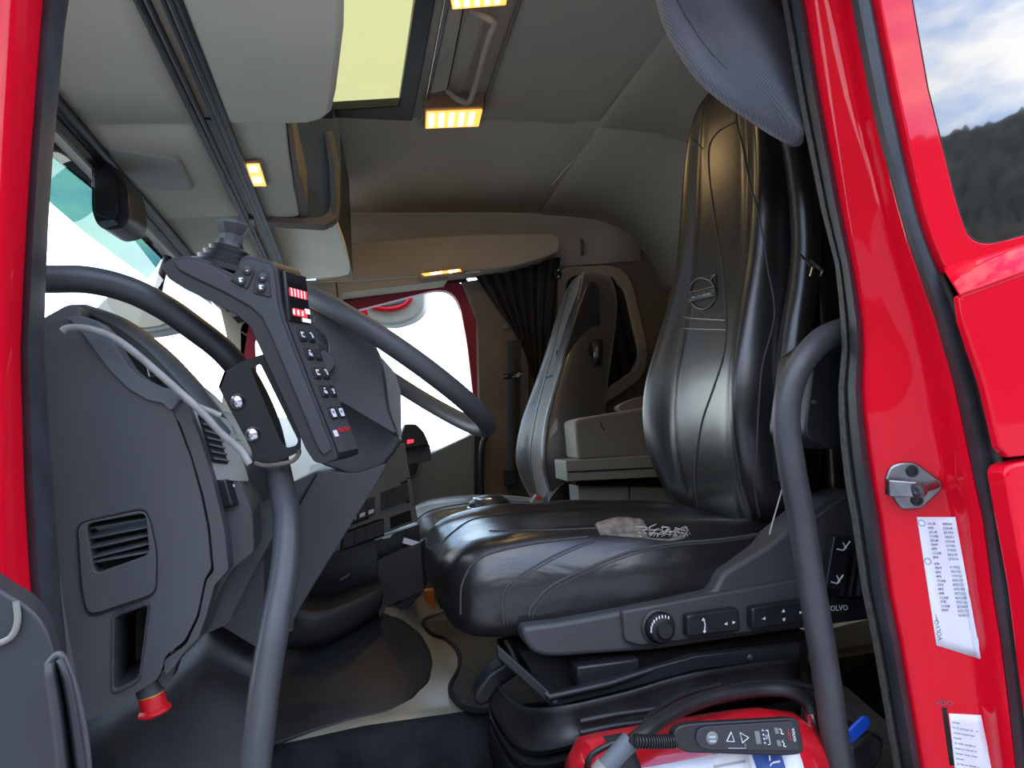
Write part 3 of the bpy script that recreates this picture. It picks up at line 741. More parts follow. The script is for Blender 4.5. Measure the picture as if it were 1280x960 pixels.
    s3 = r3.pad('rocker_switch', 0, 1, 0, 1, 0, .022, M['black'], t, r=.006, bevel=.004)
    for (s, t_) in ((.55, .2), (.55, .82)):
        tube('seat_pictogram', [r3(s-.3, t_+.05, .023), r3(s+.05, t_+.07, .023), r3(s+.32, t_-.10, .023)], .0013, M['white'], s3, n=6, sm=0)
        tube('seat_pictogram', [r3(s-.05, t_-.08, .023), r3(s+.2, t_+.04, .023)], .0011, M['white'], s3, n=6, sm=0)
    for j in range(4):
        slab('vent_fin', ats([(1056+j*10, 690-j*2), (1060+j*10, 689-j*2), (1052+j*10, 744), (1048+j*10, 744)], YC+.002), (0, -.008, 0), M['dash_dark'], t, bevel=.001)
    rq = Quad(at(1028, 754, YC+.004), at(1062, 752, YC+.004), at(1062, 766, YC+.004), at(1028, 768, YC+.004))
    rq.text('brand_lettering', 'VOLVO', .5, .5, .0135, M['white'], t, h=.003)
    # wing of leather closing the side behind the rail
    slab('side_cover', rnd([V((.90, 1.2, .46)), V((.98, 1.2, .46)), V((1.03, 1.22, 1.0)), V((1.0, 1.24, 1.3)), V((.93, 1.24, 1.3)), V((.90, 1.19, .9))], .03), (0, .38, 0), M['leather'], t, bevel=.015, seg=3)
    tube('side_bolster', [at(990, 165, 1.21), at(999, 215, 1.20), at(1005, 265, 1.19), at(1007, 310, 1.185), at(1003, 360, 1.18), at(995, 410, 1.175), at(989, 460, 1.175), at(986, 520, 1.18), at(988, 600, 1.19)], [.026, .03], M['leather'], t, n=16)
    # suspension: steel slide frame
    fr = [(620, 800), (650, 797), (720, 850), (705, 868), (690, 862), (622, 816)]
    tube('slide_rail', [at(624, 812, 1.22), at(688, 872, 1.10), at(760, 855, 1.10), at(860, 822, 1.12), at(1000, 806, 1.14)], .006, M['black'], t, n=8, sm=0)
    slab('slide_frame', ats([(622, 806), (690, 868), (760, 850), (870, 820), (1000, 805), (1000, 822), (870, 838), (760, 868), (690, 884), (622, 822)], 1.105), (0, .012, 0), M['black'], t, bevel=.002)
    slab('slide_frame', [at(620, 806, 1.34), at(690, 868, 1.115), at(690, 884, 1.115), at(620, 822, 1.34)], (.012, .006, 0), M['black'], t, bevel=.002)
    slab('slide_frame', [at(622, 800, 1.36), at(652, 796, 1.36), at(652, 812, 1.36), at(622, 818, 1.36)], (0, .01, 0), M['black'], t, bevel=.002)
    box('lock_block', at(755, 836, 1.16), (.11, .05, .035), M['black'], t, bevel=.004)
    box('lock_block', at(735, 826, 1.20), (.05, .06, .03), M['dash_dark'], t, bevel=.004)
    lathe('rivet', at(694, 876, 1.103), (0, -1, 0), [(0, .004), (.004, .003), (.006, 0)], M['satin'], t, 12)
    lathe('rivet', at(938, 822, 1.103), (0, -1, 0), [(0, .004), (.004, .003), (.006, 0)], M['satin'], t, 12)
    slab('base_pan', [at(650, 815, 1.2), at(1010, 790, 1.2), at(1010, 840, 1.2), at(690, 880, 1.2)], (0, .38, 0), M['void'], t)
    # release lever
    lv = slab('release_lever', rnd(ats([(597, 862), (612, 842), (640, 824), (652, 832), (646, 846), (622, 862), (612, 880), (600, 884), (592, 876)], 1.30), .008), (0, .05, 0), M['black'], t, bevel=.006, seg=3)
    tube('lever_spring', [at(632, 800, 1.25), at(640, 815, 1.24), at(645, 828, 1.23), at(650, 842, 1.22)], .005, M['dash_dark'], t, n=8)
    # rubber bellows round the suspension
    top = [(640, 846, 1.32), (694, 880, 1.10), (780, 858, 1.10), (870, 832, 1.11), (1000, 815, 1.13)]
    def fold(dv, dy, drop): return [at(u-2*drop, v+dv*(1+.12*(i == 1)), y+dy) for i, (u, v, y) in enumerate(top)]
    lv_ = [(0, 0), (10, .006), (46, .0), (56, -.012), (60, .0), (64, .022), (70, .0), (76, -.014), (81, .0), (85, .022), (91, .0), (97, -.014), (104, .015), (150, .03)]
    rows = []
    for dv, dy in lv_:
        pr = [at(612-.0*dv, 838+dv*.62, 1.40+dy), at(618, 850+dv*.72, 1.33+dy), at(648, 880+dv*.9, 1.18+dy), at(694, 884+dv*.92, 1.085+dy*1.0), at(780, 866+dv*.72, 1.07+dy), at(870, 841+dv*.62, 1.07+dy), at(1000, 822+dv*.56, 1.09+dy)]
        rows.append(cr(pr, 4))
    sheet('bellows', rows, M['rubber_dark'], t, .004, ang=60)
    # wire pull at the backrest foot
    tube('cover_cord', [at(990, 560, 1.14), at(978, 610, 1.14), at(966, 652, 1.14), at(962, 668, 1.14)], .0013, M['frayed'], t, n=5)
    # latch hardware on the far-side bolster
    for du in (0, 12):
        tube('belt_guide', [at(1000+du, 318+du*.6, 1.12), at(1016+du, 334+du*.4, 1.12), at(1013+du, 346, 1.12)], .0028, M['chrome'], t, n=6, sm=0)
    return t
make_driver_seat()

def make_passenger_seat():
    yc = 2.64
    t = thing('passenger_seat', 'black leather passenger seat on the far side with a pale sheen and a ripped side', 'seat', (.5, yc, 0))
    st = [(.75, .34, .16, .10, .0), (.716, .40, .20, .16, .02), (.70, .50, .225, .19, .04), (.70, .58, .23, .2, .045), (.722, .70, .215, .2, .04), (.757, .82, .195, .19, .028),
          (.80, .95, .178, .18, .018), (.838, 1.07, .165, .17, .012), (.868, 1.16, .15, .15, .01), (.89, 1.23, .12, .12, .005), (.905, 1.265, .08, .08, 0), (.92, 1.275, .03, .04, 0)]
    R_ = backrest_rings(st, yc)
    loft('backrest', R_, M['leather_pale'], t)
    N = len(R_[0])
    for idx in (8, N-8):
        tube('seam', ring_line(R_, idx, 4, 46), .002, M['thread'], t, n=6, sm=0)
    tube('seam', ring_line(R_, 17, 4, 46, (0, -.002, 0)), .002, M['thread'], t, n=6, sm=0)
    tube('seam', [R_[27][k % N]+V((-.002, 0, 0)) for k in range(-8, 9)], .0035, M['thread'], t, n=6, sm=0)
    q = Quad(R_[30][4]+V((-.002, .05, .06)), R_[30][4]+V((-.002, -.05, .06)), R_[28][4]+V((-.002, -.05, 0)), R_[28][4]+V((-.002, .05, 0)))
    q.text('emblem_lettering', 'VOLVO', .5, .5, .03, M['leather_mid'], t, h=.004, ext=.001, align='CENTER')
    # side panel of the cover with the rip
    slab('side_cover', rnd(ats([(735, 350), (748, 352), (753, 430), (753, 500), (752, 580), (735, 612), (705, 620), (690, 600), (690, 520), (705, 440), (720, 390)], 2.47), .03), (0, .1, 0), M['leather_mid'], t, bevel=.012, seg=3)
    rp = [at(738, 426, 2.462), at(747, 424, 2.462), at(753, 426, 2.462), at(752, 456, 2.462), at(742, 456, 2.455), at(733, 446, 2.462)]
    slab('rip', rp, (0, -.002, 0), M['void'], t)
    sheet('rip_flap', [[at(739, 426, 2.458), at(742, 440, 2.44), at(741, 455, 2.45)], [at(746, 425, 2.452), at(748, 442, 2.43), at(746, 456, 2.44)], [at(753, 425, 2.46), at(753, 440, 2.452), at(752, 456, 2.458)]], M['leather_mid'], t, .002)
    cs = [(.195, .33, .30, .12, 0), (.202, .355, .28, .18, .002), (.225, .378, .27, .21, .008), (.28, .392, .265, .23, .016), (.4, .396, .27, .235, .022), (.52, .392, .28, .23, .022), (.64, .386, .29, .22, .015), (.74, .38, .31, .19, 0)]
    C_ = cushion_rings(cs, yc)
    loft('cushion', C_, M['leather_pale'], t)
    n2 = len(C_[0])
    tube('seam', [C_[i][12]+V((0, 0, .002)) for i in range(2, len(C_)-2)], .002, M['thread'], t, n=6, sm=0)
    box('seat_base', (.50, yc, .21), (.5, .4, .16), M['rubber_dark'], t, bevel=.02)
    # pale bellows of the suspension under the front edge
    for k in range(4):
        tube('bellows_fold', [V((.26, 2.40, .30-k*.04)), V((.235, 2.43, .295-k*.04)), V((.235, 2.80, .295-k*.04)), V((.25, 2.84, .30-k*.04))], .024, M['dash_light'], t, n=10)
    # bolster arm and buckle beside it
    slab('side_bolster', rnd(ats([(688, 618), (700, 605), (716, 600), (724, 606), (724, 642), (680, 642)], 2.42), .02), (0, .07, 0), M['leather'], t, bevel=.012, seg=3)
    box('belt_buckle', at(671, 626, 2.40), (.035, .02, .035), M['dash_light'], t, bevel=.004, rot=Matrix.Rotation(.6, 3, 'Y'))
    box('buckle_button', at(672, 622, 2.388), (.018, .01, .012), M['redprint'], t, bevel=.002, rot=Matrix.Rotation(.6, 3, 'Y'))
    return t
make_passenger_seat()

# ================================================================== STEERING WHEEL + COLUMN
def make_wheel():
    c = V((.077, 1.43, .808)); tl = math.radians(36.7); r = .239
    d = V((math.cos(tl), 0, -math.sin(tl))); e = V((0, 1, 0)); n = d.cross(e)
    if n.z < 0: n = -n
    t = thing('steering_wheel', 'large dark grey steering wheel on the column in front of the driver', 'steering wheel', c)
    rim = [c+(d*math.cos(a)+e*math.sin(a))*r for a in [2*math.pi*k/48 for k in range(48)]]
    tube('rim', rim, .0185, M['dash'], t, n=16, sm=0, closed=True)
    # broad moulded spokes dropping from the rim to the deep-set hub
    hub = c - n*.10 - d*.035
    slab('spoke', rnd(ats([(388, 402), (400, 388), (436, 402), (472, 434), (479, 470), (484, 512), (497, 545), (455, 520), (425, 502), (404, 500), (398, 460), (412, 440), (410, 424)], 1.25), .012), (.01, .10, .0), M['dash'], t, bevel=.022, seg=4)
    for sg in (1,):
        rows = []
        for j in range(7):
            f = j/6
            p = (c+(e*sg*.94-d*.34)*(r-.005))*(1-f) + hub*f + e*sg*.03*f*(1-f)
            w = .052-.008*f
            off = -n*(.012*(1-f))
            rows.append([p+d*w+off, p+d*w*.6+n*.012+off, p-d*w*.1+n*.016+off, p-d*w*.8+n*.01+off, p-d*w*1.1+off, p-d*w*.8-n*.022+off, p+d*w*.6-n*.022+off])
        loft('spoke', rows, M['dash'], t)
    loft('hub', [[hub+(d*math.cos(a)*rr+e*math.sin(a)*rr)+n*h for a in [2*math.pi*k/24 for k in range(24)]] for rr, h in ((.02, .03), (.055, .026), (.07, .012), (.072, -.01), (.06, -.05), (.04, -.07))], M['dash'], t)
    # light grey cap on the driver side of the lower spoke
    return t
make_wheel()
colm = thing('steering_column', 'grey plastic steering column shroud rising from the dash', 'steering column', (0, 1.4, .45))
# upper cover box
slab('upper_cover', rnd(ats([(400, 512), (432, 498), (500, 546), (498, 556), (470, 592), (446, 596), (400, 580), (380, 552)], 1.33), .012), (.02, .22, 0), M['dash'], colm, bevel=.012, seg=3)
slab('neck', rnd(ats([(405, 500), (440, 470), (478, 490), (496, 542), (430, 520)], 1.37), .015), (.0, .12, 0), M['dash'], colm, bevel=.014, seg=3)
slab('grey_cap', rnd(ats([(470, 440), (482, 452), (494, 466), (501, 490), (502, 546), (497, 544), (482, 532), (480, 500)], 1.35), .006), (.0, .14, 0), M['dash_light'], colm, bevel=.004, seg=3)
tube('cap_gap', ats([(470, 443), (479, 475), (482, 530)], 1.345), .0016, M['void'], colm, n=6)
# multi function stalk and window of the cluster
slab('stalk', rnd(ats([(398, 446), (404, 436), (419, 450), (417, 460), (406, 470)], 1.22), .006), (.0, .035, 0), M['dash'], colm, bevel=.005, seg=3)
tube('stalk_stem', [at(408, 452, 1.24), at(425, 448, 1.36)], .009, M['dash'], colm, n=10)
slab('cluster_lens', rnd(ats([(386, 398), (416, 412), (418, 436), (394, 424), (388, 414)], 1.30), .006), (.0, .02, 0), M['slate'], colm, bevel=.003)
slab('cluster_hood', rnd(ats([(378, 380), (398, 396), (424, 410), (430, 470), (404, 505), (376, 480)], 1.40), .01), (-.02, .1, 0), M['slate'], colm, bevel=.006)
# big slanted lower support
slab('lower_support', rnd(ats([(396, 588), (446, 592), (486, 578), (470, 606), (440, 654), (408, 706), (372, 765), (345, 826), (318, 820), (268, 778), (288, 742), (344, 640), (352, 610)], 1.30), .01), (.0, .26, 0), M['dash'], colm, bevel=.014, seg=3)
tube('panel_joint', ats([(396, 592), (372, 634), (345, 690), (300, 770), (296, 790)], 1.297), .002, M['void'], colm, n=6, sm=2)

# ================================================================== DASHBOARD
def make_dash():
    t = thing('dashboard', 'dark grey dashboard with air vents, end panel and switch rows', 'dashboard', (-.2, 1.6, .3))
    YD = .955
    end = [(52, 424), (62, 402), (84, 398), (102, 412), (124, 437), (150, 463), (176, 484), (200, 493), (212, 503), (222, 530), (238, 572), (251, 620), (259, 660), (264, 712), (256, 722), (246, 770), (230, 802), (206, 820), (202, 838), (196, 850), (150, 878), (108, 902), (96, 850), (80, 760), (68, 660), (60, 560)]
    vent_o = rnd(ats([(107, 655), (182, 641), (187, 693), (118, 718)], YD), .008)
    pock_o = rnd(ats([(143, 770), (186, 755), (174, 848), (142, 864)], YD), .008)
    slab('end_panel', rnd(ats(end, YD), .006), (0, .03, 0), M['dash'], t, holes=[vent_o, pock_o], bevel=.003)
    # raised rim of the air vent plate
    po = rnd(ats([(97, 655), (180, 637), (187, 652), (195, 690), (194, 742), (110, 770), (103, 740)], YD-.004), .012)
    pi = rnd(ats([(107, 655), (182, 641), (187, 693), (118, 718)], YD-.004), .008)
    vp = slab('vent_plate', po, (0, .006, 0), M['dash'], t, holes=[pi], bevel=.002)
    tube('plate_joint', [p+V((0, -.0005, 0)) for p in rnd(ats([(96, 654), (181, 635), (188, 652), (196, 690), (195, 743), (110, 772), (102, 740)], YD-.001), .012)], .0014, M['void'], t, n=6, sm=0, closed=True)
    slab('vent_back', ats([(100, 640), (195, 635), (195, 725), (105, 725)], YD+.05), (0, .004, 0), M['void'], t)
    for k in range(5):
        f = (k+.55)/5
        a = (105+(12)*f, 655+61*f-7*(k > 3)); b = (184+4*f, 643+52*f)
        slab('slat', [at(a[0], a[1]-1.2, YD+.004), at(b[0], b[1]-1.2, YD+.004), at(b[0], b[1]+1.2, YD+.004), at(a[0], a[1]+1.2, YD+.004)], (.0, .035, .012), M['dash'], t, bevel=.0008)
    # storage pocket in the end panel
    pb = [p+V((.0, .09, 0)) for p in pock_o]
    loft('pocket', [[p+V((0, -.003, 0)) for p in [q+(q-sum(pock_o, V())/len(pock_o))*.09 for q in pock_o]], pock_o, [p*.75+(sum(pock_o, V())/len(pock_o))*.25+V((0, .07, 0)) for p in pock_o]], M['dash_dark'], t, caps=False, solid=.002)
    slab('pocket_back', [p+V((0, .072, 0)) for p in pock_o], (0, .003, 0), M['void'], t)
    # lighter curved cap along the top of the end panel
    cap = [(84, 396), (100, 394), (124, 402), (134, 414), (146, 436), (160, 458), (176, 472), (196, 482), (216, 487), (230, 494), (216, 512), (210, 512), (204, 504), (184, 500), (160, 486), (138, 464), (120, 440), (104, 418)]
    slab('curved_cap', rnd(ats(cap, YD-.004), .004), (0, .04, 0), M['dash_mid'], t, bevel=.006, seg=3)
    # outer rim behind the end panel, following its edge
    rim = [(210, 512), (232, 500), (250, 548), (266, 600), (280, 660), (286, 712), (268, 732), (258, 770), (248, 798), (228, 818), (218, 834), (206, 846), (204, 826), (232, 806), (248, 772), (258, 724), (267, 714), (262, 660), (254, 620), (240, 572), (224, 528)]
    slab('end_rim', rnd(ats(rim, YD+.004), .004), (0, .05, 0), M['dash'], t, bevel=.005, seg=3)
    slab('end_step', rnd(ats([(196, 850), (206, 838), (222, 826), (214, 850), (204, 860)], YD+.01), .003), (0, .03, 0), M['dash_dark'], t, bevel=.003)
    # face of the dash turned to the driver, carrying vent and light switch
    body = [(218, 506), (232, 500), (262, 512), (282, 545), (300, 600), (316, 640), (318, 690), (290, 712), (272, 742), (250, 800), (225, 825), (212, 800), (250, 700), (236, 600)]
    slab('fascia', rnd(ats(body, 1.0), .006), (.0, .25, 0), M['dash'], t, bevel=.006)
    Qv = Quad(at(240, 510, 1.0), at(266, 524, 1.02), at(284, 580, 1.03), at(262, 580, .995))
    Qf = Quad(at(234, 506, .985), at(286, 526, 1.01), at(310, 602, 1.01), at(262, 600, .985))
    Qf.pad('vent_face', 0, 1, 0, 1, 0, .004, M['dash_light'], t, r=.004)
    Qf.pad('vent_recess', .16, .56, .10, .76, .004, .0065, M['void'], t, r=.002)
    for k in range(7):
        Qf.pad('slat', .18, .58, .13+k*.095, .155+k*.095, .006, .011, M['dash'], t)
    Qs = Quad(at(268, 602, .985), at(296, 602, 1.04), at(302, 632, 1.04), at(278, 636, .985))
    sw = Qs.pad('light_switch', 0, 1, 0, 1, 0, .014, M['black'], t, r=.004, bevel=.002)
    Qs.pad('switch_mark', .55, .62, .55, .9, .014, .0145, M['white'], sw); Qs.pad('switch_mark', .46, .7, .66, .7, .014, .0145, M['white'], sw)
    Qs.pad('switch_mark', .3, .36, .2, .3, .014, .0145, M['white'], sw)
    slab('cluster_side', rnd(ats([(284, 540), (312, 560), (350, 575), (352, 625), (300, 646), (290, 610)], 1.22), .006), (0, .12, 0), M['dash_dark'], t, bevel=.004)
    slab('cluster_slot', rnd(ats([(292, 566), (304, 572), (312, 600), (312, 624), (302, 628), (296, 600)], 1.215), .006), (0, .01, 0), M['void'], t)
    # side of the dash going down beside the pedals
    slab('knee_panel', rnd(ats([(268, 600), (300, 640), (345, 622), (352, 650), (306, 736), (285, 780), (240, 800), (262, 736), (286, 712), (290, 660)], 1.08), .004), (.0, .3, 0), M['dash'], t, bevel=.005)
    slab('lower_knee_panel', rnd(ats([(302, 690), (330, 700), (330, 815), (266, 776), (250, 796), (262, 740)], 1.12), .004), (.0, .2, 0), M['dash_dark'], t, bevel=.004)
    # upper pad: raised hood sweeping over the instruments
    hood = cr([V(p) for p in ats([(52, 408), (72, 390), (92, 381), (108, 384), (150, 400), (190, 428), (230, 468), (262, 506), (288, 540)], 1.0)], 4)
    hood_lo = cr([V(p) for p in ats([(50, 432), (70, 420), (92, 402), (104, 398), (140, 416), (178, 444), (216, 484), (250, 520), (284, 548)], 1.0)], 4)
    rows = []
    for a, b in zip(hood, hood_lo):
        rows.append([b+V((0, .06, 0)), b+V((0, .0, 0)), b*.5+a*.5+V((0, -.008, 0)), a+V((0, .0, .0)), a+V((0, .03, .006)), a+V((-.01, .12, .008)), a+V((-.02, .25, .0)), a+V((-.03, .45, -.02)), a+V((-.04, .55, -.08)), b+V((0, .5, -.02))])
    loft('hood', rows, M['dash'], t, ang=60)
    slab('hood_end', rnd(ats([(46, 402), (84, 381), (96, 380), (101, 388), (99, 400), (88, 403), (52, 430), (46, 428)], .962), .006), (0, .06, 0), M['dash_mid'], t, bevel=.005, seg=3)
    # black hoop seen inside the hood (rim of the instrument binnacle)
    tube('binnacle_rim', ats([(146, 412), (166, 420), (186, 446), (192, 470)], 1.1), [.012, .006], M['black'], t, n=10)
    # dash top running to the far side
    rows = []
    for y in (1.3, 1.6, 1.9, 2.2, 2.6, 3.0):
        bow = -.04*(1-((y-2)/1)**2)
        rows.append([V((-.80, y, .42)), V((-.74+bow, y, .56)), V((-.5, y, .60)), V((-.28, y, .585)), V((-.2, y, .53)), V((-.19, y, .40))])
    sheet('dash_top', rows, M['dash_dark'], t, .01, ang=60)
    # small window-mounted device niche far right of the wheel
    # ---- centre stack, angled to the driver
    st = [(420, 560), (470, 560), (500, 560), (514, 604), (519, 650), (500, 663), (470, 672), (418, 690), (390, 690)]
    Q = Quad(at(420, 596, 1.80), at(508, 562, 1.98), at(521, 652, 1.95), at(404, 694, 1.76))
    Q.poly('centre_stack', [(0, -.25), (1.0, -.1), (1.0, .05), (1.02, 1.0), (0, 1.02)], -.12, 0, M['console'], t, bevel=.004)
    Q.pad('stack_joint', 0, 1.0, .385, .40, 0, .001, M['void'], t)
    Q.pad('stack_joint', 0, 1.0, .755, .77, 0, .001, M['void'], t)
    Q.pad('upper_slot', .66, .80, -.04, .06, 0, .001, M['void'], t)
    def row(s0, s1, t0, t1, n, marks=False):
        Q.pad('switch_bezel', s0-.02, s1+.014, t0-.035, t1+.035, 0, .0025, M['void'], t, r=.002)
        for k in range(n):
            a = s0+(s1-s0)*k/n; b = s0+(s1-s0)*(k+.9)/n
            o = Q.pad('switch', a, b, t0, t1, .002, .010, M['dash'], t, r=.0015, bevel=.0015)
            if marks: Q.pad('mark', a+.015, b-.015, t1-.08, t1-.03, .010, .0105, M['white'], o)
    # rows follow the slope of the stack
    row(.10, .50, .46, .70, 4, True)
    row(.57, .93, .44, .68, 4)
    row(.18, .60, .82, 1.0, 4)
    Q.pad('cubby_frame', .66, .95, .80, .98, 0, .004, M['console'], t, r=.002)
    Q.pad('cubby', .68, .93, .815, .965, .004, .0045, M['void'], t)
    # ashtray box and open door below, storage bin
    slab('lower_stack', rnd(ats([(404, 690), (470, 676), (524, 655), (528, 742), (500, 770), (400, 780)], 1.93), .006), (0, .2, 0), M['black'], t, bevel=.004)
    slab('pull_out_box', rnd(ats([(471, 700), (526, 678), (530, 738), (476, 762)], 1.87), .004), (.02, .08, .0), M['dash_dark'], t, bevel=.003)
    slab('chrome_edge', ats([(505, 672), (524, 678), (520, 683), (503, 679)], 1.88), (0, .01, 0), M['white_gloss'], t)
    slab('latch', ats([(477, 671), (491, 668), (487, 672), (478, 674)], 1.9), (0, .004, 0), M['white_gloss'], t)
    slab('box_foot', rnd(ats([(479, 760), (502, 752), (501, 786), (484, 780)], 1.9), .003), (.0, .1, 0), M['dash_dark'], t, bevel=.003)
    # curved lip of the storage bin
    lip = [at(368, 764, 1.62), at(390, 768, 1.62), at(420, 764, 1.64), at(450, 752, 1.68), at(478, 738, 1.74)]
    lipc = cr(lip, 4)
    rows = []
    for k, p in enumerate(lipc):
        f = k/(len(lipc)-1)
        dz = .082-.02*f
        rows.append([p+V((0, .2, -.0)), p+V((0, .016, 0)), p+V((0, .010, .004)), p, p+V((0, -.003, -.012)), p+V((-.005, .0, -dz*.6)), p+V((-.02, .02, -dz))])
    sheet('bin_lip', rows, M['dash_dark'], t, .004, ang=60)
    slab('bin_back', ats([(368, 690), (470, 676), (476, 745), (440, 790), (360, 790)], 1.88), (0, .02, 0), M['black'], t)
    slab('bin_end', [at(470, 742, 1.74), at(478, 738, 1.74), at(482, 762, 1.74), at(474, 772, 1.74)], (.0, .12, 0), M['dash_dark'], t, bevel=.002)
    slab('bin_mark', ats([(425, 724), (438, 716), (436, 720), (426, 726)], 1.876), (0, .002, 0), M['dash_light'], t)
    # footwell liner under the dash end
    rows = []
    for u, va, vb, g in ((100, 905, 1020, 0), (150, 880, 1020, 0), (205, 845, 1020, .1), (240, 808, 1020, .5), (262, 782, 1020, .9), (290, 796, 1020, 1), (312, 808, 1020, .95), (334, 820, 1020, .8)):
        rows.append([at(u, va-34, 1.19), at(u, va, 1.175), at(u, va+14, 1.165-.014*g), at(u, va+30, 1.16-.022*g), at(u, va+48-8*g, 1.16-.02*g), at(u, va+66-12*g, 1.165-.002*g), at(u, va+100, 1.16), at(u, (va+vb)/2+50, 1.15), at(u+1, vb, 1.12)])
    sheet('footwell_liner', rows, M['footwell'], t, .006, ang=80)
    slab('liner_side', [at(330, 816, 1.165), at(322, 1020, 1.12), at(322, 1020, 1.55), at(330, 830, 1.60)], (.004, 0, 0), M['footwell'], t)
    return t
make_dash()
b = thing('emergency_stop', 'red mushroom stop button under the dash end panel', 'button', at(192, 880, .985))
ax = (at(196, 900, .985)-at(188, 866, .985)).normalized()
lathe('button_head', at(189, 868, .985), ax, [(0, 0), (.0145, 0), (.0155, .003), (.0155, .016), (.019, .019), (.0195, .022), (.016, .025), (0, .027)], M['estop'], b, 20)
lathe('button_base', at(188, 864, .985), ax, [(0, -.02), (.016, -.02), (.016, .003), (0, .003)], M['dash'], b, 20)
lathe('yellow_collar', at(188, 864, .985), ax, [(0, .0025), (.0148, .0025), (.0150, .0045), (0, .0045)], mat('yellow_collar', (.7, .45, .03), .5), b, 20)
d = thing('dash_device', 'small black console unit with a red display behind the wheel', 'display unit', at(518, 560, 2.62))
slab('housing', rnd(ats([(498, 562), (500, 545), (506, 530), (520, 530), (530, 540), (537, 556), (520, 560)], 2.62), .01), (.0, .10, 0), M['black'], d, bevel=.006)
slab('red_display', ats([(509, 550), (517, 549), (517, 553), (509, 555)], 2.616), (0, .002, 0), M['led'], d)
slab('mount', ats([(496, 560), (537, 555), (540, 575), (496, 585)], 2.66), (0, .2, 0), M['dash'], d, bevel=.004)

# grey cable lying along the dash
c = tube('grey_cable', ats([(78, 414), (86, 410), (110, 411), (140, 421), (170, 442), (200, 468), (225, 490), (252, 515), (275, 540), (300, 562), (312, 580)], .93), .0045, M['cable'], None, n=10)
tag(c, 'grey cable running along the top of the dash end to the crane remote', 'cable')
c = tube('grey_cable', ats([(225, 492), (240, 505), (262, 514), (276, 520)], .945), .004, M['cable'], None, n=10)
tag(c, 'short grey cable branch lying next to the dash vent', 'cable')

# ================================================================== CRANE REMOTE, BRACKET, ENTRY RAILS
def make_rails():
    o = tube('grab_rail', [at(20, 348, .94), at(60, 349, .95), at(110, 350, .96), at(160, 362, .98), at(205, 384, 1.0), at(245, 412, 1.02), at(280, 440, 1.04), at(310, 478, 1.05), at(334, 530, 1.04), at(346, 580, 1.02), at(354, 620, .98), at(359, 655, .95), at(356, 710, .92), at(344, 780, .89), at(332, 850, .87), at(322, 930, .85), at(316, 980, .84)], .0172, M['satin'], None, n=16)
    tag(o, 'long bent black grab rail passing behind the crane remote bracket', 'grab rail')
    o = tube('grab_rail', [at(1075, 408, .97), at(1050, 414, .95), at(1026, 426, .93), at(1000, 456, .92), at(986, 492, .92), at(983, 530, .92), at(989, 580, .92), at(1000, 640, .92), at(1011, 710, .92), at(1024, 790, .92), at(1038, 880, .92), at(1052, 990, .92)], .0195, M['satin'], None, n=16)
    tag(o, 'black grab rail rising beside the driver seat at the door pillar', 'grab rail')
make_rails()
def make_bracket():
    t = thing('remote_bracket', 'black steel bracket with two round bolts holding the crane remote', 'bracket', at(320, 570, 1.0))
    Y = 1.0
    o = rnd(ats([(273, 484), (280, 465), (302, 452), (330, 442), (352, 450), (376, 548), (376, 564), (346, 578), (319, 579), (313, 560)], Y), .005)
    h_ = rnd(ats([(313, 461), (325, 454), (373, 551), (370, 557), (358, 560), (352, 553)], Y), .004)
    slab('plate', o, (0, .005, 0), M['plate'], t, holes=[h_], bevel=.001)
    slab('side_flange', [at(273, 484, Y), at(280, 465, Y), at(280, 466, Y+.05), at(274, 486, Y+.05)], (.003, 0, 0), M['plate'], t)
    for u, v in ((297, 502), (316, 543)):
        lathe('bolt', at(u, v, Y), (0, -1, 0), [(.0105, 0), (.0105, .002), (.0095, .005), (.007, .0075), (.0035, .009), (0, .0095)], M['chrome'], t, 20)
    tube('cable_tie', ats([(318, 579), (332, 582), (350, 580), (366, 576), (373, 568), (374, 562)], .985), .003, M['foam'], t, n=8)
    return t
make_bracket()
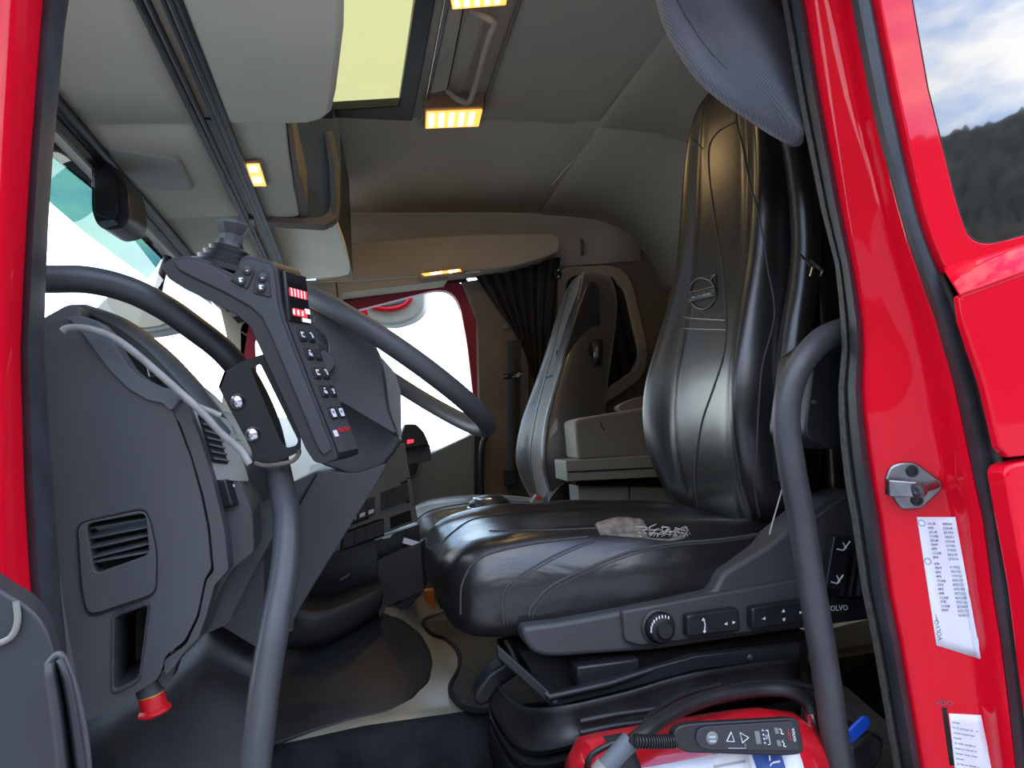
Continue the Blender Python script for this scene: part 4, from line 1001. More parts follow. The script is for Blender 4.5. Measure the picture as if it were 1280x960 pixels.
def make_remote():
    t = thing('crane_remote', 'black angled crane remote control with joystick, display and button pairs', 'remote control', at(410, 580, .96))
    Y = .955; vec = V((.028, .062, .004))
    prof = [(202, 333), (212, 323), (232, 319), (262, 326), (292, 343), (300, 324), (308, 318), (340, 326), (347, 336), (352, 380), (358, 404), (386, 478), (418, 558), (423, 573), (405, 580), (393, 578), (382, 562), (355, 500), (325, 436), (312, 408), (296, 394), (262, 376), (232, 362), (210, 348)]
    slab('body', rnd(ats(prof, Y), .004), vec, M['black'], t, bevel=.006, seg=3)
    inner = [(216, 325), (234, 321), (262, 329), (290, 347), (302, 326), (310, 322), (338, 329), (343, 338), (348, 380), (354, 405), (416, 562), (404, 571), (396, 560), (340, 425), (326, 396), (312, 384), (280, 366), (246, 350), (222, 338)]
    slab('face', rnd(ats(inner, Y-.003), .004), (0, .01, 0), M['dash_dark'], t, bevel=.003)
    # joystick boot and knob
    rings = []
    up = at(272, 290, Y)-at(268, 334, Y)
    for k, (r, h) in enumerate([(.042, -.004), (.043, .004), (.034, .006), (.036, .012), (.028, .014), (.030, .020), (.022, .023), (.024, .028), (.017, .032), (.0145, .040)]):
        cc = at(267, 331, Y)+V((.012, .03, 0))+up.normalized()*h
        tl = .30
        rings.append([cc+V((math.cos(a)*r*1.1, math.sin(a)*r*.75, 0))+up.normalized()*(-math.cos(a)*r*tl) for a in [2*math.pi*j/20 for j in range(20)]])
    loft('joystick_boot', rings, M['black'], t, ang=30)
    kr = []
    for r, h in [(.013, .030), (.013, .042), (.0125, .048), (.0165, .056), (.0185, .062), (.0175, .066), (.010, .068)]:
        cc = at(268, 331, Y)+V((.012, .03, 0))+up.normalized()*h
        kr.append([cc+V((math.cos(a)*r*1.2, math.sin(a)*r*.9, -math.cos(a)*r*.18)) for a in [2*math.pi*(j+.5)/8 for j in range(8)]])
    loft('joystick_knob', kr, M['dash_dark'], t, ang=25)
    # two pads with round rocker buttons
    for cs, bt in (([(287, 350), (301, 333), (317, 334), (319, 340), (309, 362)], ((309, 338), (301, 351))), ([(320, 344), (326, 337), (336, 340), (339, 372), (316, 366)], ((328, 347), (326, 360)))):
        pd = slab('rocker_pad', rnd(ats(cs, Y-.005), .003), (0, .004, 0), M['black'], t, bevel=.0015)
        for k, (u, v) in enumerate(bt):
            q_ = at(u, v, Y-.005)
            bb = lathe('round_button', q_, (0, -1, 0), [(.0062, 0), (.0058, .003), (.003, .0045), (0, .0048)], M['dash_dark'], t, 16)
            if k: slab('symbol', [q_+V((x, -.0046, z)) for x, z in ((-.002, .003), (.003, .003), (.003, .0015), (0, .001), (.003, -.002), (-.001, -.003))], (0, -.0004, 0), M['white'], bb)
            else: slab('symbol', [q_+V((x, -.0046, z)) for x, z in ((-.001, -.001), (.002, -.001), (.002, -.002), (-.001, -.002))], (0, -.0004, 0), M['white'], bb)
    # keypad side, turned towards the seat
    def kq(a, b, dv=V()):
        p, q_ = at(*a, Y)+V((.001, 0, 0)), at(*b, Y)+V((.001, 0, 0))
        return Quad(p+vec*.08, p+vec*.95, q_+vec*.95, q_+vec*.08)
    kt = kq((349, 337), (355, 401))
    slab('display_housing', [kt(0, 0, -.002), kt(1, 0, -.002), kt(1, 1, -.002), kt(0, 1, -.002)], kt.n*.006, M['black'], t, bevel=.002)
    ds = kt.pad('display', .05, .92, .22, .98, .004, .005, M['plate'], t)
    kt.pad('red_readout', .08, .88, .34, .50, .005, .0056, M['led'], ds)
    for k in range(5): kt.pad('readout_gap', .14+k*.15, .18+k*.15, .34, .50, .0056, .0058, M['led_w'], ds)
    kt.pad('red_readout', .16, .80, .74, .88, .005, .0056, M['led'], ds)
    for k in range(3): kt.pad('readout_gap', .14+k*.2, .22+k*.2, .76, .86, .0056, .0058, M['led_w'], ds)
    kt.pad('readout_gap', .55, .95, .90, .98, .005, .0056, M['led_w'], ds); kt.pad('readout_gap', .72, .95, .70, .80, .005, .0056, M['led_w'], ds)
    kb = kq((357, 404), (419, 560))
    kb.pad('keypad', 0, 1, -.02, 1.04, -.002, .0004, M['dash'], t)
    for k, tt in enumerate((.02, .17, .33, .48, .66)):
        for s0 in (.20, .62):
            last = k == 4
            o = kb.pad('button', s0, s0+.30, tt+.02, tt+.12, 0, .003, M['black'], t, r=.003, bevel=.0008)
            kb.pad('button_face', s0+.06, s0+.24, tt+.038, tt+.105, .003, .0036, M['white'] if last else M['dash_dark'], o, r=.002)
            if not last:
                sh = (k*2+(s0 > .5)) % 4
                if sh == 0: L = [((.08, .05), (.22, .062)), ((.08, .085), (.22, .095)), ((.08, .06), (.12, .09))]
                elif sh == 1: L = [((.10, .045), (.20, .058)), ((.16, .06), (.22, .09))]
                elif sh == 2: L = [((.12, .05), (.2, .06)), ((.09, .07), (.15, .095)), ((.17, .075), (.22, .1))]
                else: L = [((.08, .06), (.20, .072)), ((.13, .072), (.17, .1))]
                if k == 1 and s0 > .5: L = []
                for (a, c_), (b_, d_) in L:
                    kb.pad('symbol', s0+a, s0+b_, tt+c_-.005, tt+d_-.005, .0036, .0040, M['white'], o)
            else:
                kb.pad('symbol', s0+.1, s0+.17, tt+.055, tt+.075, .0036, .004, M['ink'], o)
    kb.pad('maker_mark', .06, .24, .865, .915, 0, .0012, M['white'], t)
    kb.text('maker_lettering', 'MULTILIFT', .63, .872, .0092, M['redprint'], t, h=.0014, along=kb(1, .5)-kb(0, .5), up=kb(.5, .8)-kb(.5, .95))
    return t
make_remote()

# ================================================================== OVERHEAD
def lamp_light(name, loc, power, size, direction, par):
    li = bpy.data.lights.new(name, 'AREA'); li.energy = power; li.color = (1, .62, .28); li.shape = 'DISK'; li.size = size
    o = bpy.data.objects.new(name, li); COL.objects.link(o); WORLD[o.name] = V(loc)
    o.parent = par
    M4 = V(direction).to_track_quat('-Z', 'Y').to_matrix().to_4x4(); M4.translation = V(loc)-WORLD[par.name]
    o.matrix_local = M4
    return o
ZO = 1.262
def oz(u, v, dz=0): return at(u, v, Z=ZO+dz)
# flat padded headliner between the windscreen header and the blind rails
hd = thing('front_headliner', 'pale grey padded headliner panels behind the windscreen header', 'headliner', (-.36, 2, ZO))
xr = oz(247, 156).x
ya, yb = oz(247, 156).y, oz(302, 273).y
ydiv = [.84, ya, yb, 3.08]
for a, b in zip(ydiv, ydiv[1:]):
    n_ = 4
    sheet('panel', [[V((-.475+(xr+.475)*t/6, y, 1.25+.012*t/6 + (.006 if (a == ydiv[0] or k not in (0, n_)) else .011))) for t in range(7)] for k, y in [(k, a+.0015+(b-a-.003)*k/n_) for k in range(n_+1)]], M['head'], hd, .008, ang=80)
pts = [oz(u, v, -.012) for u, v in ((133, 186), (224, 202), (243, 239), (160, 238), (142, 216))]
slab('raised_cover', rnd(pts, [.0, .012, .012, .01, 0]), V((0, 0, .03)), M['head_cover'], hd, bevel=.006, seg=3)
# roller blind rails
rl = thing('blind_rail', 'pair of dark grooved roller blind rails running across the headliner', 'rail', (xr+.03, 2, ZO))
ry = [.84, 1.2, 1.6, 2.0, 2.4, 2.7, 3.06]
x2 = oz(284, 156).x
def strip(name, x0, x1, z0, z1, m, th=.012):
    sheet(name, [[V((x0, y, z0)), V((x1, y, z1))] for y in ry], m, rl, th)
strip('rail_bed', xr-.012, x2+.012, ZO+.016, ZO+.016, M['tan'], .006)
W_ = x2-xr
for f, r_, m, dz in ((.0, .0065, 'rubber_dark', .004), (.13, .003, 'dash_light', .006), (.2, .004, 'rubber_dark', .008), (.60, .005, 'rubber_dark', .006), (.72, .003, 'dash_light', .005), (.82, .006, 'rubber_dark', .005), (.92, .0028, 'dash_light', .003), (1.0, .006, 'rubber_dark', .003)):
    tube('rail', [V((xr+W_*f, y, ZO+dz)) for y in ry], r_, M[m], rl, n=8, sm=0)
yk = oz(262, 155).y
slab('rail_slot', [V((xr+W_*.22, yk, ZO+.012)), V((xr+W_*.58, yk, ZO+.012)), V((xr+W_*.58, oz(310, 270).y, ZO+.012)), V((xr+W_*.22, oz(310, 270).y, ZO+.012))], (0, 0, -.004), M['rubber_dark'], rl)
slab('rail_stop', [V((xr+W_*.2, oz(308, 276).y, ZO+.008)), V((xr+W_*.5, oz(308, 276).y, ZO+.008)), V((xr+W_*.35, oz(310, 286).y, ZO+.008))], (0, 0, -.006), M['dash_light'], rl)
# front overhead shelf: driver half with a rounded corner
sh = thing('overhead_shelf', 'large pale grey overhead storage compartment above the driver with a rounded corner', 'overhead locker', (-.1, 1.1, ZO))
pl = [oz(284, 156), oz(340, 157), oz(385, 156), oz(404, 151), oz(415, 142), oz(420, 120)]
xe = oz(430, 40).x
pl = [V((x2, .84, ZO)), V((x2, pl[0].y, ZO))] + pl[1:] + [oz(430, 40), V((xe+.004, .84, ZO))]
slab('shelf_body', pl, (0, 0, .44), M['head'], sh, bevel=.012, seg=3)
# middle panel with the lamp, open pocket behind it
sp = thing('overhead_lamp_panel', 'pale grey overhead panel with a small lit amber lamp beside the blind rails', 'overhead panel', oz(330, 215))
pp = [oz(u, v, .012) for u, v in ((284, 150), (357, 148), (361, 190), (368, 235), (375, 271), (350, 272), (322, 269))]
slab('panel', rnd(pp, [0, 0, .02, .02, .025, 0, 0], 4), (0, 0, .10), M['head'], sp, bevel=.004, seg=3)
pw = [oz(u, v, .016) for u, v in ((358, 150), (364, 150), (372, 205), (385, 258), (383, 275), (376, 276), (368, 235))]
slab('side_edge', pw, (0, 0, .10), M['brown'], sp, bevel=.002)
L = Quad(oz(305, 200, .008), oz(325, 199, .008), oz(335, 231, .008), oz(314, 231, .008))
fr = L.pad('lamp_frame', 0, 1, 0, 1, 0, .005, M['lampframe'], sp, r=.006, bevel=.0015)
L.pad('lamp_lens', .1, .92, .06, .94, .005, .007, M['lens'], sp, r=.004)
for t0 in (.12, .56): L.pad('lamp_bulb', .22, .75, t0, t0+.22, .007, .008, M['bulb'], sp, r=.004)
lamp_light('lamp_light', L(.5, .5, .02), .35, .03, L.n, sp)
# passenger half: cream locker whose near end wall is slate
lk = thing('overhead_locker', 'cream vinyl overhead locker with rounded lower corner on the far side', 'overhead locker', (-.1, 2.4, ZO))
yl = oz(400, 281).y
slab('end_wall', ats([(318, 268), (318, 150), (424, 148), (426, 200), (424, 262), (416, 280), (390, 283)], yl), (0, .03, 0), M['slate'], lk)
slab('end_frame', rnd(ats([(405, 164), (416, 163), (424, 205), (425, 250), (422, 272), (406, 282), (330, 277), (322, 270), (396, 272), (410, 266), (414, 250), (412, 205)], yl-.02), .01), (0, .05, 0), M['brown'], lk, bevel=.004)
slab('frame_edge', ats([(405, 164), (409, 164), (418, 205), (420, 262), (417, 268), (413, 250), (411, 205)], yl-.025), (0, .02, 0), M['slate'], lk, bevel=.002)
face = [oz(u, v, .07*(1-(u-320)/118)) for u, v in ((320, 273), (370, 281), (410, 280), (421, 281), (432, 312), (438, 336), (436, 343), (424, 346), (380, 350), (338, 348))]
slab('locker_body', rnd(face, .02), (.0, .0, .022), M['cream'], lk, bevel=.008, seg=4)
slab('locker_body', [p+V((0, 0, .022)) for p in face], (0, 0, .34), M['rubber_dark'], lk)
slab('locker_side', [oz(u, v, .03) for u, v in ((421, 279), (432, 310), (441, 342), (436, 346), (424, 310), (416, 281))], (0, 0, .36), M['rubber_dark'], lk, bevel=.003)
# valance over the passenger door with a lit strip lamp
va = thing('door_valance', 'long tan lined shelf above the passenger door with curtain tucked behind', 'shelf', (.4, 2.9, 1.4))
slab('front_board', rnd(ats([(438, 304), (520, 297), (600, 292), (690, 291), (700, 296), (699, 314), (680, 322), (640, 333), (560, 341), (438, 350)], 2.88), .01), (0, .16, 0), M['tan'], va, bevel=.008, seg=3)
slab('under_shelf', ats([(330, 352), (440, 350), (560, 341), (560, 350), (430, 366), (420, 378), (400, 366), (340, 366)], 2.9), (0, .14, 0), M['tan'], va, bevel=.003)
tube('shelf_edge', ats([(340, 353), (440, 350.5), (520, 345), (600, 339)], 2.895), .006, M['head'], va, n=8)
tube('shelf_joint', ats([(420, 352), (422, 372)], 2.898), .002, M['void'], va, n=6, sm=0)
lp = thing('door_lamp', 'narrow lit amber lamp under the shelf over the passenger door', 'lamp', at(552, 343, 2.86))
slab('lamp_frame', ats([(522, 341), (578, 334), (582, 340), (528, 347)], 2.855), (0, .04, 0), M['lampframe'], lp, bevel=.002)
slab('lamp_lens', ats([(527, 342), (575, 336), (577, 339), (531, 345)], 2.85), (0, .01, 0), M['lens'], lp)
slab('lamp_bulb', ats([(538, 341), (552, 339), (553, 341), (540, 343.5)], 2.848), (0, .01, 0), M['bulb'], lp)
slab('lamp_bulb', ats([(560, 338.5), (572, 337), (573, 339), (562, 341)], 2.848), (0, .01, 0), M['bulb'], lp)
# ---- ceiling console with handle and lamps
cc = thing('ceiling_console', 'ceiling console with moulded grab handle between two lit reading lamps', 'ceiling console', (.33, 1.9, 1.68))
zc = 1.70
fo = [at(u, v, Z=zc) for u, v in ((529, 150), (605, 140), (668, -40), (574, -40))]
fi = [at(u, v, Z=zc) for u, v in ((536, 132), (598, 126), (656, -40), (582, -40))]
slab('tray', [p+V((0, 0, .012)) for p in fo], (0, 0, .02), M['tan'], cc)
tube('chrome_edge', [at(527, 152, Z=zc), at(556, 0, Z=zc), at(563, -40, Z=zc)], .003, M['chrome'], cc, n=8, sm=0)
tube('chrome_edge', [at(535, 130, Z=zc), at(563, 0, Z=zc), at(570, -40, Z=zc)], .002, M['dash_light'], cc, n=8, sm=0)
tube('tray_edge', [at(603, 138, Z=zc), at(641, 26, Z=zc), at(664, -40, Z=zc)], .005, M['dash_light'], cc, n=8, sm=0)
slab('inner_plate', [at(u, v, Z=zc) for u, v in ((537, 118), (559, 112), (585, -20), (566, -20))], (0, 0, .012), M['head_dk'], cc, bevel=.002)
tube('plate_joint', [at(559, 112, Z=zc-.001), at(570, 60, Z=zc-.001), at(583, -10, Z=zc-.001)], .0015, M['void'], cc, n=6)
hz = zc-.035
tube('handle', [at(560, 114, Z=zc), at(572, 124, Z=hz), at(586, 127, Z=hz), at(594, 108, Z=hz), at(604, 72, Z=hz), at(613, 42, Z=hz), at(618, 30, Z=hz), at(608, 22, Z=hz+.006), at(590, 14, Z=zc)], .0085, M['head_dk'], cc, n=12)
def reading_lamp(us, name):
    (tl, tr, br, bl), zt = us, zc-.03
    q_ = [at(u, v, Z=zt) for u, v in (tl, tr, br, bl)]
    slab('lamp_housing', [p+V((0, 0, .002)) for p in q_], (0, 0, .05), M['lampframe'], cc, bevel=.004)
    Q = Quad(*q_)
    Q.pad('lamp_lens', .04, .97, .12, .94, 0, .004, M['lens'], cc, r=.004)
    for k in range(5):
        s = .12+k*.17
        Q.pad('lamp_bulb', s-.03, s+.05, .2, .84, .004, .006, M['bulb'], cc, r=.003)
    lamp_light('lamp_light', Q(.5, .5, .03), .9, .08, V((0, .1, -1)), cc)
reading_lamp([(530, 136), (606, 133), (600, 158), (529, 161)], 'a')
reading_lamp([(557, -20), (640, -24), (634, 6), (563, 12)], 'b')
# seat belt reminder pictogram on the plate
Qp = Quad(at(546, 82, Z=zc), at(558, 60, Z=zc), at(566, 62, Z=zc), at(556, 84, Z=zc))
for a in ([(0, .2), (.5, .3), (1, .15)], [(.1, .7), (.5, .55), (.95, .75)], [(.25, .1), (.25, .85)], [(.6, .35), (.8, .6)]):
    tube('pictogram', [Qp(s, t_, .001) for s, t_ in a], .0012, M['ink_lt'], cc, n=5, sm=3)
# ---- windscreen sensor pod
wc = thing('windscreen_sensor', 'black wedge shaped sensor housing hanging from the windscreen header', 'sensor', at(140, 240, 1.52))
yc_ = 1.52
o = rnd(ats([(117, 186), (128, 190), (138, 206), (155, 226), (160, 240), (162, 272), (154, 284), (132, 288), (120, 280), (114, 262), (114, 210)], yc_), .012)
slab('housing', o, (.01, .09, .0), M['black'], wc, bevel=.010, seg=3)
slab('front_cover', rnd(ats([(118, 192), (128, 198), (146, 226), (150, 264), (142, 276), (118, 268), (116, 214)], yc_-.004), .008), (0, .01, 0), M['rubber_dark'], wc, bevel=.004)
slab('sensor_window', ats([(122, 277), (142, 274), (148, 280), (130, 285)], yc_-.006), (0, .012, 0), M['slate'], wc, bevel=.001)

# ================================================================== PASSENGER SIDE
# mirrors outside
def mirror():
    t = thing('side_mirror', 'grey passenger side mirror with a painted red reflection seen through the far window', 'mirror', at(480, 400, 3.5))
    Y = 3.5
    o = rnd(ats([(444, 372), (530, 350), (531, 384), (522, 396), (508, 403), (486, 408), (462, 402), (448, 390)], Y), .05)
    slab('shell', o, (.03, .12, 0), M['mirror_shell'], t, bevel=.03, seg=4)
    tube('red_reflection', ats([(462, 382), (476, 386), (492, 386), (506, 381), (514, 372)], Y-.01), .012, M['red'], t, n=8)  # reflection in the mirror, modelled as a solid red strip
    slab('mirror_glass', rnd(ats([(462, 380), (470, 372), (512, 362), (514, 370), (504, 378), (480, 383)], Y-.012), .02), (0, .01, 0), M['slate'], t)
    slab('red_arm', ats([(448, 384), (458, 382), (460, 395), (452, 392)], Y-.01), (0, .03, 0), M['red'], t, bevel=.004)
    tube('arm', [at(448, 378, Y+.05), at(432, 370, Y), at(424, 362, 3.3), at(415, 366, 3.13), at(395, 371, 3.09)], .02, M['black'], t)
    return t
mirror()
m2 = thing('front_mirror', 'pale beige front mirror housing outside the windscreen above the dash', 'mirror', at(170, 390, 2.1))
slab('shell', rnd(ats([(112, 396), (128, 372), (152, 362), (180, 364), (196, 374), (212, 382), (232, 401), (220, 410), (190, 416), (130, 418)], 2.1), [.05, .05, .06, .06, .03, 0, .01, .01, .02, .02]), (0, .10, 0), M['mirror_shell'], m2, bevel=.02, seg=3)
slab('mirror_face', rnd(ats([(120, 396), (132, 376), (152, 367), (178, 369), (196, 380), (218, 398), (200, 408), (130, 412)], 2.095), .03), (0, .008, 0), M['head'], m2)
tube('arm', ats([(196, 378), (200, 352), (210, 320)], 2.16), .012, M['black'], m2, n=8)
# curtains
def curtain(name, label, top, bot, n, Y, amp, m, waist=None):
    """gathered cloth: top and bottom pixel lines, folds along the width"""
    rows = []
    for j in range(13):
        f = j/12; row = []
        for i in range(n*6+1):
            s = i/(n*6)
            a = V((top[0][0]*(1-s)+top[1][0]*s, top[0][1]*(1-s)+top[1][1]*s, 0)); b = V((bot[0][0]*(1-s)+bot[1][0]*s, bot[0][1]*(1-s)+bot[1][1]*s, 0))
            q = a*(1-f)+b*f
            p = at(q.x, q.y, Y)
            w = amp*(math.sin(s*n*2*math.pi+.6*math.sin(f*4)) + .4*noise.noise((s*9, f*2, 5)))
            row.append(p+V((.25*w, w, 0)))
        rows.append(row)
    o = sheet(name, rows, m, None, .003, ang=180)
    return tag(o, label, 'curtain', None)
curtain('curtain', 'dark pleated curtain bunched at the passenger door pillar', ((592, 342), (700, 322)), ((655, 432), (678, 520)), 7, 2.995, .014, M['curtain'])
curtain('curtain', 'black curtain drawn across the passenger sleeper window', ((700, 340), (778, 345)), ((704, 520), (806, 470)), 7, 3.09, .012, M['rubber_dark'] if False else M['curtain'])
# seat belt of the passenger side
sb = thing('seat_belt', 'dark seat belt hanging at the passenger door pillar with bright guide', 'seat belt', at(640, 600, 2.95))
sheet('webbing', [[at(634, v, 2.93), at(652-(v-400)*.02, v, 2.93)] for v in (425, 450, 500, 550, 600, 640)], M['belt'], sb, .003)
slab('belt_guide', rnd(ats([(628, 468), (652, 462), (654, 470), (630, 474)], 2.92), .004), (0, .03, 0), M['black'], sb, bevel=.003)
for a, b in (((630, 471), (634, 470)), ((641, 472), (650, 466)), ((646, 472), (653, 467))):
    tube('guide_glint', ats([a, b], 2.915), .004, M['chrome'], sb, n=8, sm=0)
slab('belt_tongue', rnd(ats([(630, 588), (644, 586), (646, 606), (632, 608)], 2.91), .006), (0, .02, 0), M['black'], sb, bevel=.003)
sheet('webbing', [[at(672, v, 3.0), at(692, v, 3.0)] for v in (322, 350, 380, 420)], M['belt'], sb, .003)
lathe('anchor', at(695, 344, 2.97), (0, -1, 0), [(0, .03), (.02, .028), (.025, .01), (.025, 0)], M['black'], sb, 16)
for v in (338, 346): lathe('anchor_screw', at(698, v, 2.94), (0, -1, 0), [(0, .008), (.006, .006), (.008, 0)], M['chrome'], sb, 10)
# bunk, drawers
bk = thing('bunk', 'grey ribbed fabric bunk cushion end between the seats', 'bunk', (.95, 2.5, .56))
fr = rnd(ats([(718, 526), (730, 522), (815, 508), (842, 504), (850, 560), (850, 571), (722, 574)], 2.20), .012)
slab('cushion', fr, (.02, .19, 0), M['bunk'], bk, bevel=.02, seg=4)
slab('pillow_end', rnd(ats([(770, 508), (800, 495), (825, 492), (835, 512), (780, 516)], 2.30), .03), (.02, .10, 0), M['bunk'], bk, bevel=.03, seg=4)
tube('stitch', ats([(750, 527), (752, 532), (756, 538)], 2.198), .0022, M['void'], bk, n=5)
tube('cushion_piping', ats([(722, 526), (760, 520), (815, 510)], 2.205), .004, M['bunk'], bk, n=6)
dc = thing('bunk_console', 'grey pull-out tray and twin drawers under the bunk', 'drawer unit', (.85, 2.3, .4))
tray = rnd(ats([(707, 576), (836, 568), (836, 596), (709, 602)], 2.18), .004)
slab('tray', tray, (.02, .2, 0), M['dash_light'], dc, bevel=.003)
slab('tray_joint', ats([(710, 589), (836, 583), (836, 585), (710, 591)], 2.178), (0, .01, 0), M['void'], dc)
slab('unit_body', ats([(720, 602), (850, 596), (850, 650), (722, 650)], 2.28), (.02, .11, 0), M['void'], dc)
for a in ([(722, 607), (786, 608), (786, 636), (724, 634)], [(789, 608), (852, 610), (852, 640), (789, 636)]):
    slab('drawer', rnd(ats(a, 2.26), .004), (0, .1, 0), M['dash_light'], dc, bevel=.004)
tube('drawer_lip', ats([(724, 606), (850, 606)], 2.26), .004, M['black'], dc, n=6, sm=0)
# gear lever knob, orange reflection block
gl_ = thing('gear_lever', 'black gear lever knob with bright chrome top beside the driver seat', 'gear lever', at(612, 650, 1.8))
lathe('knob', at(612, 644, 1.80), (0, 0, 1), [(.02, -.12), (.02, 0), (.045, .005), (.055, .02), (.052, .035), (.035, .048), (0, .052)], M['black'], gl_, 24)
for k in range(3): tube('chrome_ring', [at(612, 644, 1.80)+V((.054*math.cos(a)*(1-.15*k), .054*math.sin(a)*(1-.15*k), .022+.011*k)) for a in [math.pi*(.6+j*.09) for j in range(11)]], .0035, M['chrome'], gl_, n=8, sm=0)
ob = box('storage_box', at(560, 748, 2.35), (.06, .1, .10), M['black'], None, bevel=.004); tag(ob, 'small black box under the front of the driver cushion', 'box')
ob = box('orange_reflection', at(537, 752, 2.3), (.03, .03, .08), M['orange'], None, bevel=.004); tag(ob, 'orange block imitating a reflection on the floor behind the ashtray box', 'block')  # solid block in place of orange reflections

# ================================================================== NEAR SIDE THINGS
# folded grey fabric hanging behind the door frame
rows = []
edge = [(828, -20), (838, 20), (856, 55), (880, 90), (910, 118), (945, 142), (975, 162), (1004, 178)]
top = [(900, -60), (915, -50), (935, -40), (955, -25), (975, 0), (990, 40), (1000, 90), (1008, 140)]
for j in range(9):
    f = j/8
    row = []
    for (u, v), (a, b) in zip(cr([V((*e, 0)) for e in edge], 2), [(p.x, p.y) for p in cr([V((*e, 0)) for e in top], 2)]) if False else zip([(p.x, p.y) for p in cr([V((*e, 0)) for e in edge], 2)], [(p.x, p.y) for p in cr([V((*e, 0)) for e in top], 2)]):
        uu, vv = u*(1-f)+a*f, v*(1-f)+b*f
        row.append(at(uu, vv, 1.05-.03*math.sin(math.pi*f)+.012*math.sin(f*9+u*.02)))
    rows.append(row)
rows = [[p+V((0, .03, .006)) for p in rows[0]], [p+V((0, .012, 0)) for p in rows[0]]] + rows
o = sheet('folded_curtain', rows, M['grey_fabric'], None, .004, ang=180)
tag(o, 'grey woven side curtain hanging over the top of the driver seat', 'curtain')
tube('curtain_hem', [p+V((0, -.002, .01)) for p in rows[3]], .0015, M['slate'], None, n=6, sm=0)
bpy.data.objects['curtain_hem'].parent = o; bpy.data.objects['curtain_hem'].location = WORLD['curtain_hem']-WORLD['folded_curtain']
# trim box at the pillar behind the rail
pt = thing('pillar_trim', 'black moulded trim block on the door pillar behind the rail', 'trim', at(1030, 540, .98))
slab('block', rnd(ats([(1018, 440), (1046, 420), (1060, 470), (1056, 560), (1040, 562), (1010, 548), (1006, 536)], .985), .012), (0, .10, 0), M['black'], pt, bevel=.008, seg=3)
lathe('screw', at(1018, 503, .982), (0, -1, 0), [(0, .003), (.004, .002), (.005, 0)], M['satin'], pt, 10)
# door striker
stk = thing('door_striker', 'bright steel door striker plate on the red pillar above the sticker', 'striker', at(1138, 605, .83))
Ys = .842
def pil(u, v, off=0):    # a point on the red pillar face at pixel height v
    a, b = lerp(sorted(SR.items()), v)-6, lerp(sorted(WL.items()), v)+8
    f = (u-a)/(b-a)
    return at(u, v, lerp([(0, .9), (.05, .875), (.1, .868), (.35, .852), (.6, .838), (.7, .828), (.78, .805), (.86, .782), (1, .775)], max(0, min(1, f)))-off)
sp_ = [(1103, 600), (1110, 582), (1124, 577), (1142, 577), (1176, 602), (1174, 612), (1150, 634), (1124, 636), (1114, 622)]
nrm = (pil(1150, 640)-pil(1120, 580)).cross(pil(1170, 600)-pil(1110, 600)).normalized()
if nrm.dot(CAM-pil(1140, 600)) < 0: nrm = -nrm
slab('base_plate', rnd([pil(u, v)+nrm*.004 for u, v in sp_], .006), nrm*.006, M['steel'], stk, bevel=.0025)
for u, v in ((1137, 588), (1143, 624)):
    lathe('screw', pil(u, v)+nrm*.010, nrm, [(0, .001), (.004, .001), (.0045, .003), (.0075, .003), (.0085, 0)], M['plate'], stk, 16)
tube('latch_pin', [pil(1166, 604)+nrm*.014, pil(1137, 609)+nrm*.034], .0055, M['steel'], stk, n=14, sm=0)
lathe('pin_head', pil(1137, 609)+nrm*.034, (pil(1137, 609)+nrm*.034-pil(1166, 604)-nrm*.014), [(.0055, -.004), (.0105, -.003), (.0105, .004), (.005, .005), (.004, .002), (0, .002)], M['steel'], stk, 18)
slab('pin_arm', rnd([pil(1103, 597)+nrm*.026, pil(1137, 599)+nrm*.032, pil(1139, 618)+nrm*.032, pil(1104, 618)+nrm*.026], .003), nrm*-.006, M['steel'], stk, bevel=.002)
slab('arm_root', [pil(1104, 598)+nrm*.008, pil(1108, 598)+nrm*.026, pil(1108, 617)+nrm*.026, pil(1104, 617)+nrm*.008], V((.004, 0, 0)), M['steel'], stk)
# stickers on the pillar
s1 = thing('paint_code_sticker', 'tall white sticker with columns of small print on the red pillar', 'sticker', pil(1186, 735))
qs = Quad(pil(1146, 646), pil(1194, 646), pil(1228, 824), pil(1170, 806))
nq = qs.n
def pillpatch(name, pts, m, par, off):
    return slab(name, [pil(u, v, 0)+nq*off for u, v in pts], nq*.0006, m, par)
rows = []
for j in range(13):
    f = j/12
    l = (1146+(1170.5-1146)*f, 646+(806-646)*f); r_ = (1194+(1228-1194)*f, 646+(824-646)*f)
    rows.append([pil(l[0]+(r_[0]-l[0])*k/6, l[1]+(r_[1]-l[1])*k/6)+nq*.0025 for k in range(7)])
sheet('paper', rows, M['white_gloss'], s1, .0008)
def srow(s, t_, w, h, m=None):
    def pt_(a, b): 
        l = (1146+24.5*b, 646+160*b); r_ = (1194+34*b, 646+178*b)
        return (l[0]+(r_[0]-l[0])*a, l[1]+(r_[1]-l[1])*a)
    return [pt_(s, t_), pt_(s+w, t_), pt_(s+w, t_+h), pt_(s, t_+h)]
rr = random.Random(8)
code1 = ['CAB', 'SUB', 'FR', 'TR', 'SIDE', 'RIM', 'AXLE,BA', 'GRILL', 'LO.TR']
along = (pil(1190, 700)-pil(1160, 700)).normalized(); upv = (pil(1160, 690)-pil(1166, 720)).normalized()
def sprint(body, s, t_, size, m, align='LEFT'):
    p_ = srow(s, t_, 0, 0)[0]
    w_ = 10
    al = (pil(p_[0]+w_*1.6, p_[1])-pil(p_[0], p_[1])).normalized(); uu = (pil(p_[0]+6, p_[1]-6)-pil(p_[0]+7.5, p_[1]+6)).normalized()
    text('printed_line', body, pil(*p_)+nq*.0036, al, uu, size, m, s1, align, .0001)
for k in range(9):
    sprint(rr.choice(['1CAB', '2SUB', '3TR', '4FR', '7RM', '9BX']), .24, .05+k*.032, .0048, M['ink'])
    sprint(str(rr.randint(100000, 999999)), .62, .05+k*.032, .0048, M['ink'])
